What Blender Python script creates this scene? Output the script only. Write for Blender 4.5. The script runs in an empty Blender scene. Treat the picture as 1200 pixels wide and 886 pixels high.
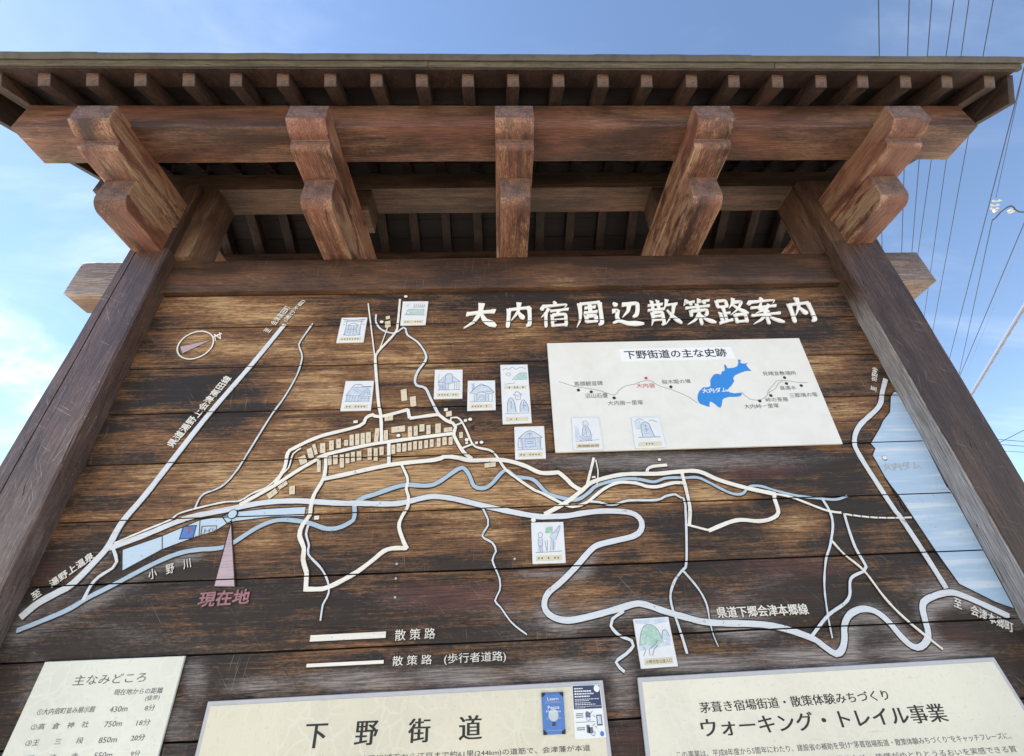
import bpy, bmesh, math, random
from mathutils import Vector, Matrix, noise

random.seed(7)
S = bpy.context.scene
COL = S.collection
R = math.radians

# ------------------------------------------------------------------ camera
CF, YAW, PIT, ROL = 532.36, 0.0451, 0.5424, -0.046
CAM = Vector((-0.0897, -1.6798, 1.6))
_f = Vector((math.sin(YAW) * math.cos(PIT), math.cos(YAW) * math.cos(PIT), math.sin(PIT)))
_r = Vector((math.cos(YAW), -math.sin(YAW), 0)); _u = _r.cross(_f)
CR = _r * math.cos(ROL) + _u * math.sin(ROL)
CU = -_r * math.sin(ROL) + _u * math.cos(ROL)
cd = bpy.data.cameras.new("camera"); cam = bpy.data.objects.new("camera", cd); COL.objects.link(cam)
M = Matrix((CR, CU, -_f)).transposed().to_4x4(); M.translation = CAM
cam.matrix_world = M
cd.sensor_width = 36.0; cd.lens = CF / 1200 * 36; cd.clip_end = 2000; cd.clip_start = 0.02
S.camera = cam


def ray(px, py): return _f + CR * ((px - 600) / CF) + CU * ((443 - py) / CF)
def at(px, py, y=0.0):
    d = ray(px, py); return CAM + d * ((y - CAM.y) / d.y)
def atz(px, py, z):
    d = ray(px, py); return CAM + d * ((z - CAM.z) / d.z)
def topx(p):
    v = Vector(p) - CAM; d = v.dot(_f); return 600 + CF * v.dot(CR) / d, 443 - CF * v.dot(CU) / d


# ------------------------------------------------------------------ light
SUN_EL, SUN_AZ = R(50), R(-75)          # azimuth from +Y (behind the board), negative = left
w = bpy.data.worlds.new("World"); S.world = w; w.use_nodes = True
nt = w.node_tree; nt.nodes.clear()
def N(t, **k):
    n = nt.nodes.new(t)
    for a, b in k.items(): setattr(n, a, b)
    return n
out = N('ShaderNodeOutputWorld'); bg = N('ShaderNodeBackground'); sky = N('ShaderNodeTexSky')
sky.sky_type = 'NISHITA'; sky.sun_disc = False; sky.sun_elevation = SUN_EL; sky.sun_rotation = SUN_AZ
sky.air_density = 1.0; sky.dust_density = 0.04; sky.ozone_density = 1.0
bg.inputs['Strength'].default_value = 0.083
tc = N('ShaderNodeTexCoord'); sep = N('ShaderNodeSeparateXYZ'); nt.links.new(tc.outputs['Generated'], sep.inputs[0])
def m_(op, a, b=None, clamp=False):
    n = N('ShaderNodeMath', operation=op); n.use_clamp = clamp
    for i, v in enumerate((a, b)):
        if v is None: continue
        if isinstance(v, (int, float)): n.inputs[i].default_value = v
        else: nt.links.new(v, n.inputs[i])
    return n.outputs[0]
zc = m_('MAXIMUM', m_('ADD', sep.outputs[2], 0.12), 0.12)
comb = N('ShaderNodeCombineXYZ')
nt.links.new(m_('DIVIDE', sep.outputs[0], zc), comb.inputs[0]); nt.links.new(m_('DIVIDE', sep.outputs[1], zc), comb.inputs[1])
def cloud(scale, sy, rot, lo, hi, det, loc=(0, 0, 0)):
    mp = N('ShaderNodeMapping'); mp.inputs['Scale'].default_value = (scale, scale * sy, 1); mp.inputs['Rotation'].default_value = (0, 0, rot)
    mp.inputs['Location'].default_value = loc
    nt.links.new(comb.outputs[0], mp.inputs[0])
    nz = N('ShaderNodeTexNoise'); nz.inputs['Scale'].default_value = 1; nz.inputs['Detail'].default_value = det
    nz.inputs['Roughness'].default_value = 0.58; nz.inputs['Distortion'].default_value = 0.4
    nt.links.new(mp.outputs[0], nz.inputs['Vector'])
    mr = N('ShaderNodeMapRange'); mr.interpolation_type = 'SMOOTHSTEP'
    mr.inputs[1].default_value = lo; mr.inputs[2].default_value = hi
    nt.links.new(nz.outputs[0], mr.inputs[0]); return mr.outputs[0]
wisp = m_('MULTIPLY', cloud(1.1, 3.2, R(35), 0.50, 0.84, 9), 0.32)
puff = cloud(1.3, 1.0, 0.0, 0.49, 0.66, 9, (3.1, 1.2, 0))
low = N('ShaderNodeMapRange'); low.interpolation_type = 'SMOOTHSTEP'
low.inputs[1].default_value = 0.52; low.inputs[2].default_value = 0.36; nt.links.new(sep.outputs[2], low.inputs[0])
bank = N('ShaderNodeMapRange'); bank.interpolation_type = 'SMOOTHSTEP'      # the cloud bank lies to the left (west)
bank.inputs[1].default_value = -0.30; bank.inputs[2].default_value = -0.62; nt.links.new(sep.outputs[0], bank.inputs[0])
puff = m_('MULTIPLY', m_('MULTIPLY', puff, low.outputs[0]), bank.outputs[0])
cl = m_('MAXIMUM', wisp, puff, True)
mix = N('ShaderNodeMix', data_type='RGBA')
nt.links.new(cl, mix.inputs[0]); nt.links.new(sky.outputs[0], mix.inputs[6]); mix.inputs[7].default_value = (6.2, 6.5, 6.9, 1)
nt.links.new(mix.outputs[2], bg.inputs[0]); nt.links.new(bg.outputs[0], out.inputs[0])

sl = bpy.data.lights.new("sun", 'SUN'); sl.energy = 5.0; sl.angle = R(0.5); sl.color = (1.0, 0.95, 0.87)
so = bpy.data.objects.new("sun", sl); COL.objects.link(so)
sdir = Vector((math.sin(SUN_AZ) * math.cos(SUN_EL), math.cos(SUN_AZ) * math.cos(SUN_EL), math.sin(SUN_EL)))
so.rotation_euler = sdir.to_track_quat('Z', 'Y').to_euler()
so.location = sdir * 30
S.view_settings.view_transform = 'Standard'; S.view_settings.look = 'None'
S.view_settings.exposure = 1.62; S.view_settings.gamma = 1.0
S.view_settings.use_curve_mapping = False


# ------------------------------------------------------------------ materials
def newmat(name):
    m = bpy.data.materials.new(name); m.use_nodes = True
    return m, m.node_tree, m.node_tree.nodes['Principled BSDF']

class G:                                       # small node graph helper
    def __init__(s, t): s.t = t
    def n(s, ty, **k):
        x = s.t.nodes.new(ty)
        for a, b in k.items(): setattr(x, a, b)
        return x
    def L(s, a, b): s.t.links.new(a, b)
    def math(s, op, a, b=0.0, clamp=False):
        x = s.n('ShaderNodeMath', operation=op); x.use_clamp = clamp
        for i, v in enumerate((a, b)):
            if isinstance(v, (int, float)): x.inputs[i].default_value = v
            else: s.L(v, x.inputs[i])
        return x.outputs[0]
    def mix(s, f, a, b, bt='MIX'):
        x = s.n('ShaderNodeMix', data_type='RGBA', blend_type=bt)
        for i, v in ((0, f), (6, a), (7, b)):
            if isinstance(v, (int, float)): x.inputs[i].default_value = v
            elif isinstance(v, tuple): x.inputs[i].default_value = (*v, 1)
            else: s.L(v, x.inputs[i])
        return x.outputs[2]
    def noise(s, vec, sc, det=4, rough=0.55, dist=0.0):
        x = s.n('ShaderNodeTexNoise'); x.inputs['Scale'].default_value = sc; x.inputs['Detail'].default_value = det
        x.inputs['Roughness'].default_value = rough; x.inputs['Distortion'].default_value = dist
        s.L(vec, x.inputs['Vector']); return x.outputs[0]
    def step(s, v, lo, hi):
        x = s.n('ShaderNodeMapRange'); x.interpolation_type = 'SMOOTHSTEP'
        x.inputs[1].default_value = lo; x.inputs[2].default_value = hi; s.L(v, x.inputs[0]); return x.outputs[0]
    def vscale(s, vec, sc, rot=None):
        x = s.n('ShaderNodeMapping'); x.inputs['Scale'].default_value = sc
        if rot: x.inputs['Rotation'].default_value = rot
        s.L(vec, x.inputs['Vector']); return x.outputs[0]

def wood(name, axis, dark, mid, lite, worn=0.35, red=(0.13, 0.045, 0.035), redamt=0.3, grey=(0.3, 0.28, 0.27), greyamt=0.0,
         rough=0.62, bump=0.35, attr=False, scratch=0.0, spec=0.4, patch=1.0, kf=1.3, kp=1.5, edge=0.0, kb=1.2, ks=0.9):
    m, t, b = newmat(name); g = G(t)
    tc = g.n('ShaderNodeTexCoord'); oi = g.n('ShaderNodeObjectInfo')
    off = g.n('ShaderNodeVectorMath', operation='SCALE'); off.inputs['Scale'].default_value = 13.7
    cx = g.n('ShaderNodeCombineXYZ')
    for i in range(3): g.L(oi.outputs['Random'], cx.inputs[i])
    g.L(cx.outputs[0], off.inputs[0])
    ad = g.n('ShaderNodeVectorMath', operation='ADD'); g.L(tc.outputs['Object'], ad.inputs[0]); g.L(off.outputs[0], ad.inputs[1])
    V = ad.outputs[0]
    def st(a, c):                              # stretched along the grain
        sc = [c, c, c]; sc['xyz'.index(axis)] = a; return g.vscale(V, tuple(sc))
    fine = g.noise(st(3.0, 110), 1, 6, 0.65, 0.3)
    fibre = g.noise(st(9.0, 420), 1, 3, 0.7)
    band = g.noise(st(1.1, 14), 1, 5, 0.6, 0.8)
    pat = g.noise(st(1.9 * patch, 4.8 * patch), 1, 6, 0.62, 0.5)
    speck = g.noise(st(42, 150), 1, 4, 0.78)
    if attr:
        at_ = g.n('ShaderNodeAttribute', attribute_name='wear_and_tone'); sp = g.n('ShaderNodeSeparateColor'); g.L(at_.outputs['Color'], sp.inputs[0])
        W, RD, GY = sp.outputs[0], sp.outputs[1], sp.outputs[2]
    else:
        W, RD, GY = worn, redamt, greyamt
    # wear: attribute/level pushed through patchy + streaky noise
    s1 = g.math('ADD', g.math('MULTIPLY', g.math('SUBTRACT', pat, 0.5), kp), g.math('MULTIPLY', g.math('SUBTRACT', band, 0.5), kb))
    s1 = g.math('ADD', s1, g.math('MULTIPLY', g.math('SUBTRACT', fine, 0.5), kf))
    s1 = g.math('ADD', s1, g.math('MULTIPLY', g.math('SUBTRACT', speck, 0.5), ks))
    if edge:
        ge = g.n('ShaderNodeNewGeometry'); pe = g.step(g.math('ADD', ge.outputs['Pointiness'], g.math('MULTIPLY', g.math('SUBTRACT', speck, 0.5), 0.12)), 0.515, 0.60)
        s1 = g.math('ADD', s1, g.math('MULTIPLY', g.math('MULTIPLY', pe, edge), g.step(pat, 0.35, 0.6)))
    s1 = g.math('ADD', s1, W)
    wm = g.step(s1, 0.05, 0.75)
    tn = g.step(s1, 0.66, 1.25)
    col = g.mix(g.step(fine, 0.3, 0.7), tuple(c * 0.62 for c in dark), dark)
    col = g.mix(wm, col, mid); col = g.mix(tn, col, lite)
    rn = g.step(g.math('ADD', g.noise(st(1.4, 5), 1, 4, 0.6), g.math('SUBTRACT', RD, 0.5)), 0.42, 0.72)
    col = g.mix(g.math('MULTIPLY', rn, 0.75), col, red)
    gn = g.step(g.math('ADD', g.math('ADD', g.math('MULTIPLY', g.noise(st(2, 9), 1, 5, 0.7), 0.6), g.math('MULTIPLY', speck, 0.4)), g.math('SUBTRACT', GY, 0.5)), 0.26, 0.78)
    col = g.mix(gn, col, grey)
    # fine dark fibre lines
    col = g.mix(g.math('MULTIPLY', g.step(fibre, 0.62, 0.40), 0.65), col, tuple(c * 0.35 for c in dark))
    # thin drying cracks along the grain
    ck = g.step(g.math('ABSOLUTE', g.math('SUBTRACT', g.noise(st(0.7, 22), 1, 2, 0.5, 0.3), 0.5)), 0.006, 0.0)
    ck = g.math('MULTIPLY', ck, g.step(pat, 0.42, 0.6))
    col = g.mix(g.math('MULTIPLY', ck, 0.85), col, (0.006, 0.005, 0.004))
    if scratch:
        for rot, sd in ((0.12, 1.0), (-0.08, 2.2), (0.7, 3.7)) if axis == 'x' else ((0.5, 1.0), (-0.35, 2.2), (1.1, 3.7)):
            wv = g.n('ShaderNodeTexNoise'); wv.inputs['Scale'].default_value = 1; wv.inputs['Detail'].default_value = 2
            ax = {'z': (260, 260, 7), 'x': (300, 9, 7)}[axis if axis in 'zx' else 'x']
            mp = g.n('ShaderNodeMapping'); mp.inputs['Rotation'].default_value = (0, rot, 0); g.L(V, mp.inputs[0])
            mq = g.n('ShaderNodeMapping'); mq.inputs['Scale'].default_value = ax; mq.inputs['Location'].default_value = (sd, sd, sd); g.L(mp.outputs[0], mq.inputs[0])
            g.L(mq.outputs[0], wv.inputs['Vector'])
            k = g.math('MULTIPLY', g.step(wv.outputs[0], 0.66, 0.76), g.step(g.noise(V, 5 + sd, 3), 0.46, 0.62))
            col = g.mix(g.math('MULTIPLY', k, scratch, True), col, (0.42, 0.38, 0.34))
    g.L(col, b.inputs['Base Color'])
    rr = g.math('ADD', g.math('MULTIPLY', fine, 0.3), rough - 0.15); g.L(rr, b.inputs['Roughness'])
    b.inputs['Specular IOR Level'].default_value = spec
    h = g.math('ADD', g.math('MULTIPLY', fine, 0.9), g.math('MULTIPLY', fibre, 0.35))
    h = g.math('ADD', h, g.math('MULTIPLY', band, 1.2)); h = g.math('ADD', h, g.math('MULTIPLY', wm, -0.35)); h = g.math('SUBTRACT', h, g.math('MULTIPLY', ck, 2.0))
    bp = g.n('ShaderNodeBump'); bp.inputs['Strength'].default_value = bump; bp.inputs['Distance'].default_value = 0.004
    g.L(h, bp.inputs['Height']); g.L(bp.outputs[0], b.inputs['Normal'])
    return m

DK, MD, LT = (0.036, 0.023, 0.017), (0.26, 0.122, 0.046), (0.60, 0.37, 0.175)
plank_m = wood('plank_wood', 'x', DK, MD, LT, attr=True, scratch=0.3, rough=0.6, bump=0.45, kp=2.2, kf=1.7, kb=0.5, ks=1.4, patch=1.7, red=(0.13, 0.05, 0.042), grey=(0.36, 0.315, 0.295))
beam_m = wood('beam_wood', 'x', (0.075, 0.038, 0.026), (0.23, 0.125, 0.075), (0.36, 0.235, 0.145), worn=0.36, kb=1.6, red=(0.28, 0.115, 0.072), redamt=0.50, rough=0.5, kf=0.5, kp=2.6, patch=0.8, bump=0.2, edge=0.5)
head_m = wood('header_wood', 'x', (0.060, 0.032, 0.020), (0.15, 0.072, 0.036), (0.40, 0.24, 0.11), attr=True, red=(0.13, 0.05, 0.03), grey=(0.42, 0.36, 0.34), rough=0.5, scratch=0.25, kf=0.8, kp=2.2)
arm_m = wood('bracket_wood', 'y', (0.065, 0.033, 0.025), (0.215, 0.105, 0.065), (0.45, 0.29, 0.18), worn=0.36, red=(0.31, 0.122, 0.078), redamt=0.54, rough=0.42, patch=1.9, kf=0.5, kp=2.6, bump=0.25, edge=1.1)
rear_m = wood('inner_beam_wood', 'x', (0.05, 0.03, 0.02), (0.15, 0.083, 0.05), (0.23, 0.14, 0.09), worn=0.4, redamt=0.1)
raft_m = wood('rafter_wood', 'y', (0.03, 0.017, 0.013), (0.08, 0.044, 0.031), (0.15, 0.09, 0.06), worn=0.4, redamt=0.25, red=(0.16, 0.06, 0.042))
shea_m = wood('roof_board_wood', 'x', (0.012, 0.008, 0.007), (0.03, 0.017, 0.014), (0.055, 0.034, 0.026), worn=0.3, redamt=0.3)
postL_m = wood('post_wood_plum', 'z', (0.092, 0.054, 0.044), (0.17, 0.10, 0.08), (0.32, 0.25, 0.21), worn=0.4, red=(0.15, 0.045, 0.05), redamt=0.3,
               grey=(0.34, 0.30, 0.285), attr=True, scratch=0.9, rough=0.42, spec=0.6, bump=0.7)
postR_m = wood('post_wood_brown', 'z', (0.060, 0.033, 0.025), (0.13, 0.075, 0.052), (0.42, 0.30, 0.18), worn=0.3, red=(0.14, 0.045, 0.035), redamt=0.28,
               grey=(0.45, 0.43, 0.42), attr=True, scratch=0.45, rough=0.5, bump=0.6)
postT_m = wood('post_top_wood', 'z', (0.06, 0.033, 0.023), (0.16, 0.085, 0.05), (0.3, 0.19, 0.11), kf=0.5, kp=2.2, worn=0.42, red=(0.2, 0.08, 0.05), redamt=0.3, rough=0.6)
def endgrain(name, centre, flat, dark, mid, lite):
    m, t, b = newmat(name); g = G(t); tc = g.n('ShaderNodeTexCoord')
    sub = g.n('ShaderNodeVectorMath', operation='SUBTRACT'); g.L(tc.outputs['Object'], sub.inputs[0]); sub.inputs[1].default_value = centre
    sc = [1, 1, 1]; sc['xyz'.index(flat)] = 0.0; V = g.vscale(sub.outputs[0], tuple(sc))
    nz = g.n('ShaderNodeTexNoise'); nz.inputs['Scale'].default_value = 9; nz.inputs['Detail'].default_value = 4; g.L(tc.outputs['Object'], nz.inputs['Vector'])
    ma = g.n('ShaderNodeVectorMath', operation='MULTIPLY_ADD'); g.L(nz.outputs['Color'], ma.inputs[0]); ma.inputs[1].default_value = (.05, .05, .05); g.L(V, ma.inputs[2])
    le = g.n('ShaderNodeVectorMath', operation='LENGTH'); g.L(ma.outputs[0], le.inputs[0])
    ring = g.math('ADD', g.math('MULTIPLY', g.math('SINE', g.math('MULTIPLY', le.outputs['Value'], 620.0)), 0.5), 0.5)
    pt = g.noise(tc.outputs['Object'], 26, 6, 0.7)
    c = g.mix(g.step(pt, 0.35, 0.62), dark, mid); c = g.mix(g.math('MULTIPLY', ring, 0.35), c, tuple(x * 0.55 for x in mid))
    c = g.mix(g.step(g.noise(tc.outputs['Object'], 60, 4, 0.75), 0.60, 0.72), c, lite)
    vo = g.n('ShaderNodeTexVoronoi', feature='DISTANCE_TO_EDGE'); vo.inputs['Scale'].default_value = 16; g.L(ma.outputs[0], vo.inputs['Vector'])
    c = g.mix(g.math('MULTIPLY', g.step(vo.outputs['Distance'], 0.022, 0.0), 0.8), c, (0.012, 0.009, 0.008))
    g.L(c, b.inputs['Base Color']); b.inputs['Roughness'].default_value = 0.6
    bp = g.n('ShaderNodeBump'); bp.inputs['Strength'].default_value = 0.4; bp.inputs['Distance'].default_value = 0.004; g.L(g.math('ADD', pt, g.math('MULTIPLY', ring, 0.3)), bp.inputs['Height']); g.L(bp.outputs[0], b.inputs['Normal'])
    return m
EG = ((0.075, 0.045, 0.038), (0.17, 0.095, 0.07), (0.40, 0.29, 0.22))
end_u = endgrain('end_grain_upper', (0.03, 0, 3.64), 'y', *EG); end_l = endgrain('end_grain_lower', (-0.02, 0, 3.40), 'y', *EG)
end_p = endgrain('end_grain_purlin', (0, -0.43, 3.71), 'x', (0.09, 0.055, 0.04), (0.22, 0.13, 0.085), (0.36, 0.25, 0.17))
end_r = endgrain('end_grain_rafter', (0, 0, 0), 'y', (0.045, 0.026, 0.02), (0.12, 0.068, 0.046), (0.22, 0.14, 0.095))  # end grain, with the brightness of the rafter ends put into its tone
eave_m = wood('eave_edge_wood', 'x', (0.075, 0.06, 0.04), (0.13, 0.108, 0.07), (0.20, 0.175, 0.12), worn=0.5, red=(0.10, 0.11, 0.04), redamt=0.25, rough=0.7)

def plain(name, col, rough=0.6, spot=0.08, sc=60, bump=0.0, metal=0.0, col2=None, amt=0.5, sc2=6, spec=0.4):
    m, t, b = newmat(name); g = G(t); tc = g.n('ShaderNodeTexCoord'); V = tc.outputs['Object']
    n1 = g.noise(V, sc, 5, 0.65)
    c = g.mix(g.step(n1, 0.35, 0.75), col, tuple(x * (1 - spot * 2) for x in col))
    if col2: c = g.mix(g.math('MULTIPLY', g.step(g.noise(V, sc2, 6, 0.65, 0.6), 0.45, 0.7), amt), c, col2)
    g.L(c, b.inputs['Base Color']); b.inputs['Roughness'].default_value = rough; b.inputs['Metallic'].default_value = metal
    b.inputs['Specular IOR Level'].default_value = spec
    if bump:
        bp = g.n('ShaderNodeBump'); bp.inputs['Strength'].default_value = bump; bp.inputs['Distance'].default_value = 0.003
        g.L(n1, bp.inputs['Height']); g.L(bp.outputs[0], b.inputs['Normal'])
    return m

def paint(name, col, dirt=(0.35, 0.28, 0.2), amt=0.5, chip=0.8, streak=None):       # brushed paint over wood grain
    m, t, b = newmat(name); g = G(t); tc = g.n('ShaderNodeTexCoord'); V = tc.outputs['Object']
    gr = g.noise(g.vscale(V, (9, 60, 260)), 1, 5, 0.7)
    bl = g.noise(g.vscale(V, (3, 3, 7)), 1, 4, 0.6)
    ch = g.noise(V, 55, 5, 0.75)
    k = g.math('MULTIPLY', g.step(g.math('ADD', gr, g.math('MULTIPLY', bl, 0.5)), 0.70, 1.02), amt)
    c = g.mix(k, col, dirt); c = g.mix(g.math('MULTIPLY', g.step(bl, 0.35, 0.65), 0.25), c, tuple(x * 0.8 for x in col))
    if streak: c = g.mix(g.math('MULTIPLY', g.step(g.noise(g.vscale(V, (1.6, 1.6, 34)), 1, 5, 0.65, 0.4), 0.46, 0.66), 0.75), c, streak)
    c = g.mix(g.math('MULTIPLY', g.step(g.math('ADD', ch, g.math('MULTIPLY', bl, 0.35)), 0.80, 0.90), chip), c, (0.11, 0.065, 0.04))
    g.L(c, b.inputs['Base Color']); b.inputs['Roughness'].default_value = 0.6
    bp = g.n('ShaderNodeBump'); bp.inputs['Strength'].default_value = 0.3; bp.inputs['Distance'].default_value = 0.002
    g.L(gr, bp.inputs['Height']); g.L(bp.outputs[0], b.inputs['Normal'])
    return m
white_p = paint('white_paint', (0.82, 0.79, 0.72), amt=0.35)
title_p = paint('title_paint', (0.86, 0.85, 0.80), amt=0.15)
road_p = paint('road_blue_grey_paint', (0.66, 0.70, 0.74), amt=0.4)
blue_p = paint('river_blue_paint', (0.40, 0.52, 0.63), amt=0.45)
lake_p = paint('lake_blue_paint', (0.38, 0.53, 0.70), dirt=(0.58, 0.66, 0.74), amt=0.5, chip=0.3, streak=(0.64, 0.71, 0.77))
lot_p = paint('parking_blue_paint', (0.50, 0.63, 0.75), dirt=(0.6, 0.7, 0.8), amt=0.6)
pink_p = paint('pink_paint', (0.50, 0.39, 0.42), dirt=(0.24, 0.17, 0.17), amt=0.8)
rose_p = paint('rose_letter_paint', (0.34, 0.16, 0.18), dirt=(0.10, 0.05, 0.05), amt=1.0, chip=1.0)
cream_p = paint('house_cream_paint', (0.70, 0.60, 0.44), amt=0.4, chip=0.4)
faint_p = paint('faint_letter_paint', (0.45, 0.47, 0.46), dirt=(0.50, 0.60, 0.70), amt=1.0)
halo_p = plain('dark_outline_and_shadow', (0.022, 0.017, 0.016), 0.7)  # dark outlines, and the shadow of raised map lines painted as colour
panel_w = plain('panel_white', (0.76, 0.755, 0.715), 0.45, 0.03, 14, col2=(0.68, 0.665, 0.61), amt=0.45, sc2=4.5)
label_w = plain('label_white', (0.82, 0.84, 0.86), 0.4, 0.01)
tile_w = plain('tile_white', (0.74, 0.76, 0.78), 0.35, 0.03, 30)
tile_g = plain('tile_cream_strip', (0.66, 0.62, 0.46), 0.5, 0.05, 40)
wash_b = plain('wash_blue', (0.56, 0.64, 0.76), 0.5, 0.12, 120, col2=(0.72, 0.75, 0.78), amt=0.7, sc2=60)
wash_g = plain('wash_green', (0.42, 0.62, 0.54), 0.5, 0.15, 120, col2=(0.62, 0.72, 0.68), amt=0.7, sc2=60)
ink_b = plain('ink_blue', (0.13, 0.18, 0.27), 0.6)
ink = plain('ink_black', (0.02, 0.02, 0.022), 0.5)
ink_f = plain('ink_faded', (0.13, 0.13, 0.13), 0.6)
ink_r = plain('ink_red', (0.55, 0.06, 0.09), 0.5)
ink_o = plain('ink_brown', (0.16, 0.10, 0.05), 0.6)
lake_v = plain('lake_vivid_blue', (0.035, 0.24, 0.66), 0.4, 0.02)
frame_g = plain('panel_margin_grey', (0.50, 0.50, 0.52), 0.45, 0.04, 30)
card_b = plain('card_blue', (0.08, 0.20, 0.52), 0.3, 0.03)
card_n = plain('card_navy', (0.02, 0.045, 0.12), 0.3, 0.03)
card_k = plain('card_black', (0.012, 0.012, 0.015), 0.4)
steel = plain('nail_steel', (0.55, 0.53, 0.5), 0.35, 0.2, metal=0.8)
wire_m = plain('wire_black', (0.02, 0.02, 0.035), 0.5)
wire_g = plain('cable_grey', (0.17, 0.19, 0.25), 0.5, 0.1)
insul = plain('insulator_white', (0.5, 0.49, 0.45), 0.3)
metal_r = plain('roof_metal', (0.085, 0.070, 0.055), 0.5, 0.2, 20, metal=0.1, col2=(0.10, 0.09, 0.055), amt=0.7, sc2=5)

def paper(name, base, vein):
    m, t, b = newmat(name); g = G(t); tc = g.n('ShaderNodeTexCoord'); V = tc.outputs['Object']
    vo = g.n('ShaderNodeTexVoronoi', feature='DISTANCE_TO_EDGE'); vo.inputs['Scale'].default_value = 19
    nv = g.n('ShaderNodeTexNoise'); nv.inputs['Scale'].default_value = 7; nv.inputs['Detail'].default_value = 3; g.L(V, nv.inputs['Vector'])
    md = g.n('ShaderNodeVectorMath', operation='MULTIPLY_ADD'); g.L(nv.outputs['Color'], md.inputs[0]); md.inputs[1].default_value = (0.12, 0.12, 0.12); g.L(V, md.inputs[2])
    g.L(md.outputs[0], vo.inputs['Vector'])
    k = g.math('MULTIPLY', g.step(vo.outputs['Distance'], 0.09, 0.0), g.step(g.noise(V, 6, 3), 0.35, 0.6))
    c = g.mix(g.step(g.noise(V, 3, 4), 0.3, 0.7), base, tuple(x * 0.88 for x in base))
    c = g.mix(g.step(g.noise(V, 90, 3), 0.55, 0.8), c, tuple(x * 0.8 for x in base))
    c = g.mix(g.math('MULTIPLY', k, 0.34), c, vein)
    c = g.mix(g.math('MULTIPLY', g.step(g.noise(g.vscale(V, (9, 9, 1.6)), 1, 6, 0.7), 0.52, 0.75), 0.30), c, tuple(x * 0.72 for x in base))
    c = g.mix(g.math('MULTIPLY', g.step(g.noise(V, 220, 2), 0.70, 0.78), 0.5), c, (0.2, 0.17, 0.12))
    fb = g.step(g.noise(g.vscale(V, (14, 14, 160), (0, 0.5, 0)), 1, 2, 0.5, 0.6), 0.70, 0.76)
    c = g.mix(g.math('MULTIPLY', fb, 0.45), c, tuple(x * 0.6 for x in base))
    g.L(c, b.inputs['Base Color']); b.inputs['Roughness'].default_value = 0.42
    return m
washi_y = paper('washi_paper_yellow', (0.73, 0.69, 0.54), (0.82, 0.79, 0.67))
washi_g = paper('washi_paper_green', (0.75, 0.755, 0.655), (0.81, 0.81, 0.73))
washi_c = paper('washi_paper_cream', (0.80, 0.77, 0.64), (0.83, 0.80, 0.69))


# ------------------------------------------------------------------ geometry helpers
def link(o, parent=None):
    COL.objects.link(o)
    if parent: o.parent = parent
    return o
def empty(name, label, cat, group=None, loc=(0, 0, 0)):
    o = bpy.data.objects.new(name, None); o.location = loc; link(o); tag(o, label, cat, group); return o
def tag(o, label, cat, group=None, kind=None):
    if label: o['label'] = label
    if cat: o['category'] = cat
    if group: o['group'] = group
    if kind: o['kind'] = kind
    return o

class MB:
    def __init__(s): s.v = []; s.f = []; s.m = []
    def add(s, vs, fs, mi=0):
        b = len(s.v); s.v += [tuple(p) for p in vs]; s.f += [tuple(i + b for i in f) for f in fs]; s.m += [mi] * len(fs)
    def box(s, x0, x1, y0, y1, z0, z1, mi=0):
        s.add([(x0, y0, z0), (x1, y0, z0), (x1, y1, z0), (x0, y1, z0), (x0, y0, z1), (x1, y0, z1), (x1, y1, z1), (x0, y1, z1)],
              [(0, 3, 2, 1), (4, 5, 6, 7), (0, 1, 5, 4), (1, 2, 6, 5), (2, 3, 7, 6), (3, 0, 4, 7)], mi)
    def prism(s, pts, y0, y1, mi=0):            # polygon in (x,z), from y0 (front) to y1
        n = len(pts); a = sum(pts[i][0] * pts[(i + 1) % n][1] - pts[(i + 1) % n][0] * pts[i][1] for i in range(n))
        if a < 0: pts = pts[::-1]
        s.add([(p[0], y0, p[1]) for p in pts] + [(p[0], y1, p[1]) for p in pts],
              [tuple(range(n)), tuple(range(2 * n - 1, n - 1, -1))] + [(i, i + n, (i + 1) % n + n, (i + 1) % n) for i in range(n)], mi)
    def build(s, name, mats, parent=None, bevel=0, segs=2, smooth=False, cuts=None, loc=None, warp=0):
        me = bpy.data.meshes.new(name); me.from_pydata(s.v, [], s.f)
        mats = mats if isinstance(mats, (list, tuple)) else [mats]
        for m in mats: me.materials.append(m)
        for p, mi in zip(me.polygons, s.m): p.material_index = mi
        bm = bmesh.new(); bm.from_mesh(me)
        if cuts:
            bmesh.ops.triangulate(bm, faces=[f for f in bm.faces if len(f.verts) > 3])
            for z in cuts:
                gb = 0.0022
                zs = [v.co.z for v in bm.verts]
                if not zs or min(zs) > z or max(zs) < z: continue
                for zz in (z - gb, z + gb):
                    bmesh.ops.bisect_plane(bm, geom=bm.verts[:] + bm.edges[:] + bm.faces[:], plane_co=(0, 0, zz), plane_no=(0, 0, 1), dist=1e-6)
                kill = [f for f in bm.faces if abs(f.calc_center_median().z - z) < gb * 0.98 and all(abs(v.co.z - z) < gb * 1.05 for v in f.verts)]
                bmesh.ops.delete(bm, geom=kill, context='FACES')
        if bevel:
            bmesh.ops.recalc_face_normals(bm, faces=bm.faces[:])
            es = [e for e in bm.edges if len(e.link_faces) == 2 and e.calc_face_angle(0) > 0.35]
            bmesh.ops.bevel(bm, geom=es, offset=bevel, segments=segs, profile=0.6, affect='EDGES')
        if warp:
            bmesh.ops.recalc_face_normals(bm, faces=bm.faces[:])
            for v in bm.verts: v.co += noise.noise_vector(v.co * 7.3) * warp
        bm.to_mesh(me); bm.free()
        if smooth or bevel:
            for p in me.polygons: p.use_smooth = True
            me.set_sharp_from_angle(angle=R(38))
        o = bpy.data.objects.new(name, me)
        if loc: o.location = loc
        return link(o, parent)

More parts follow.
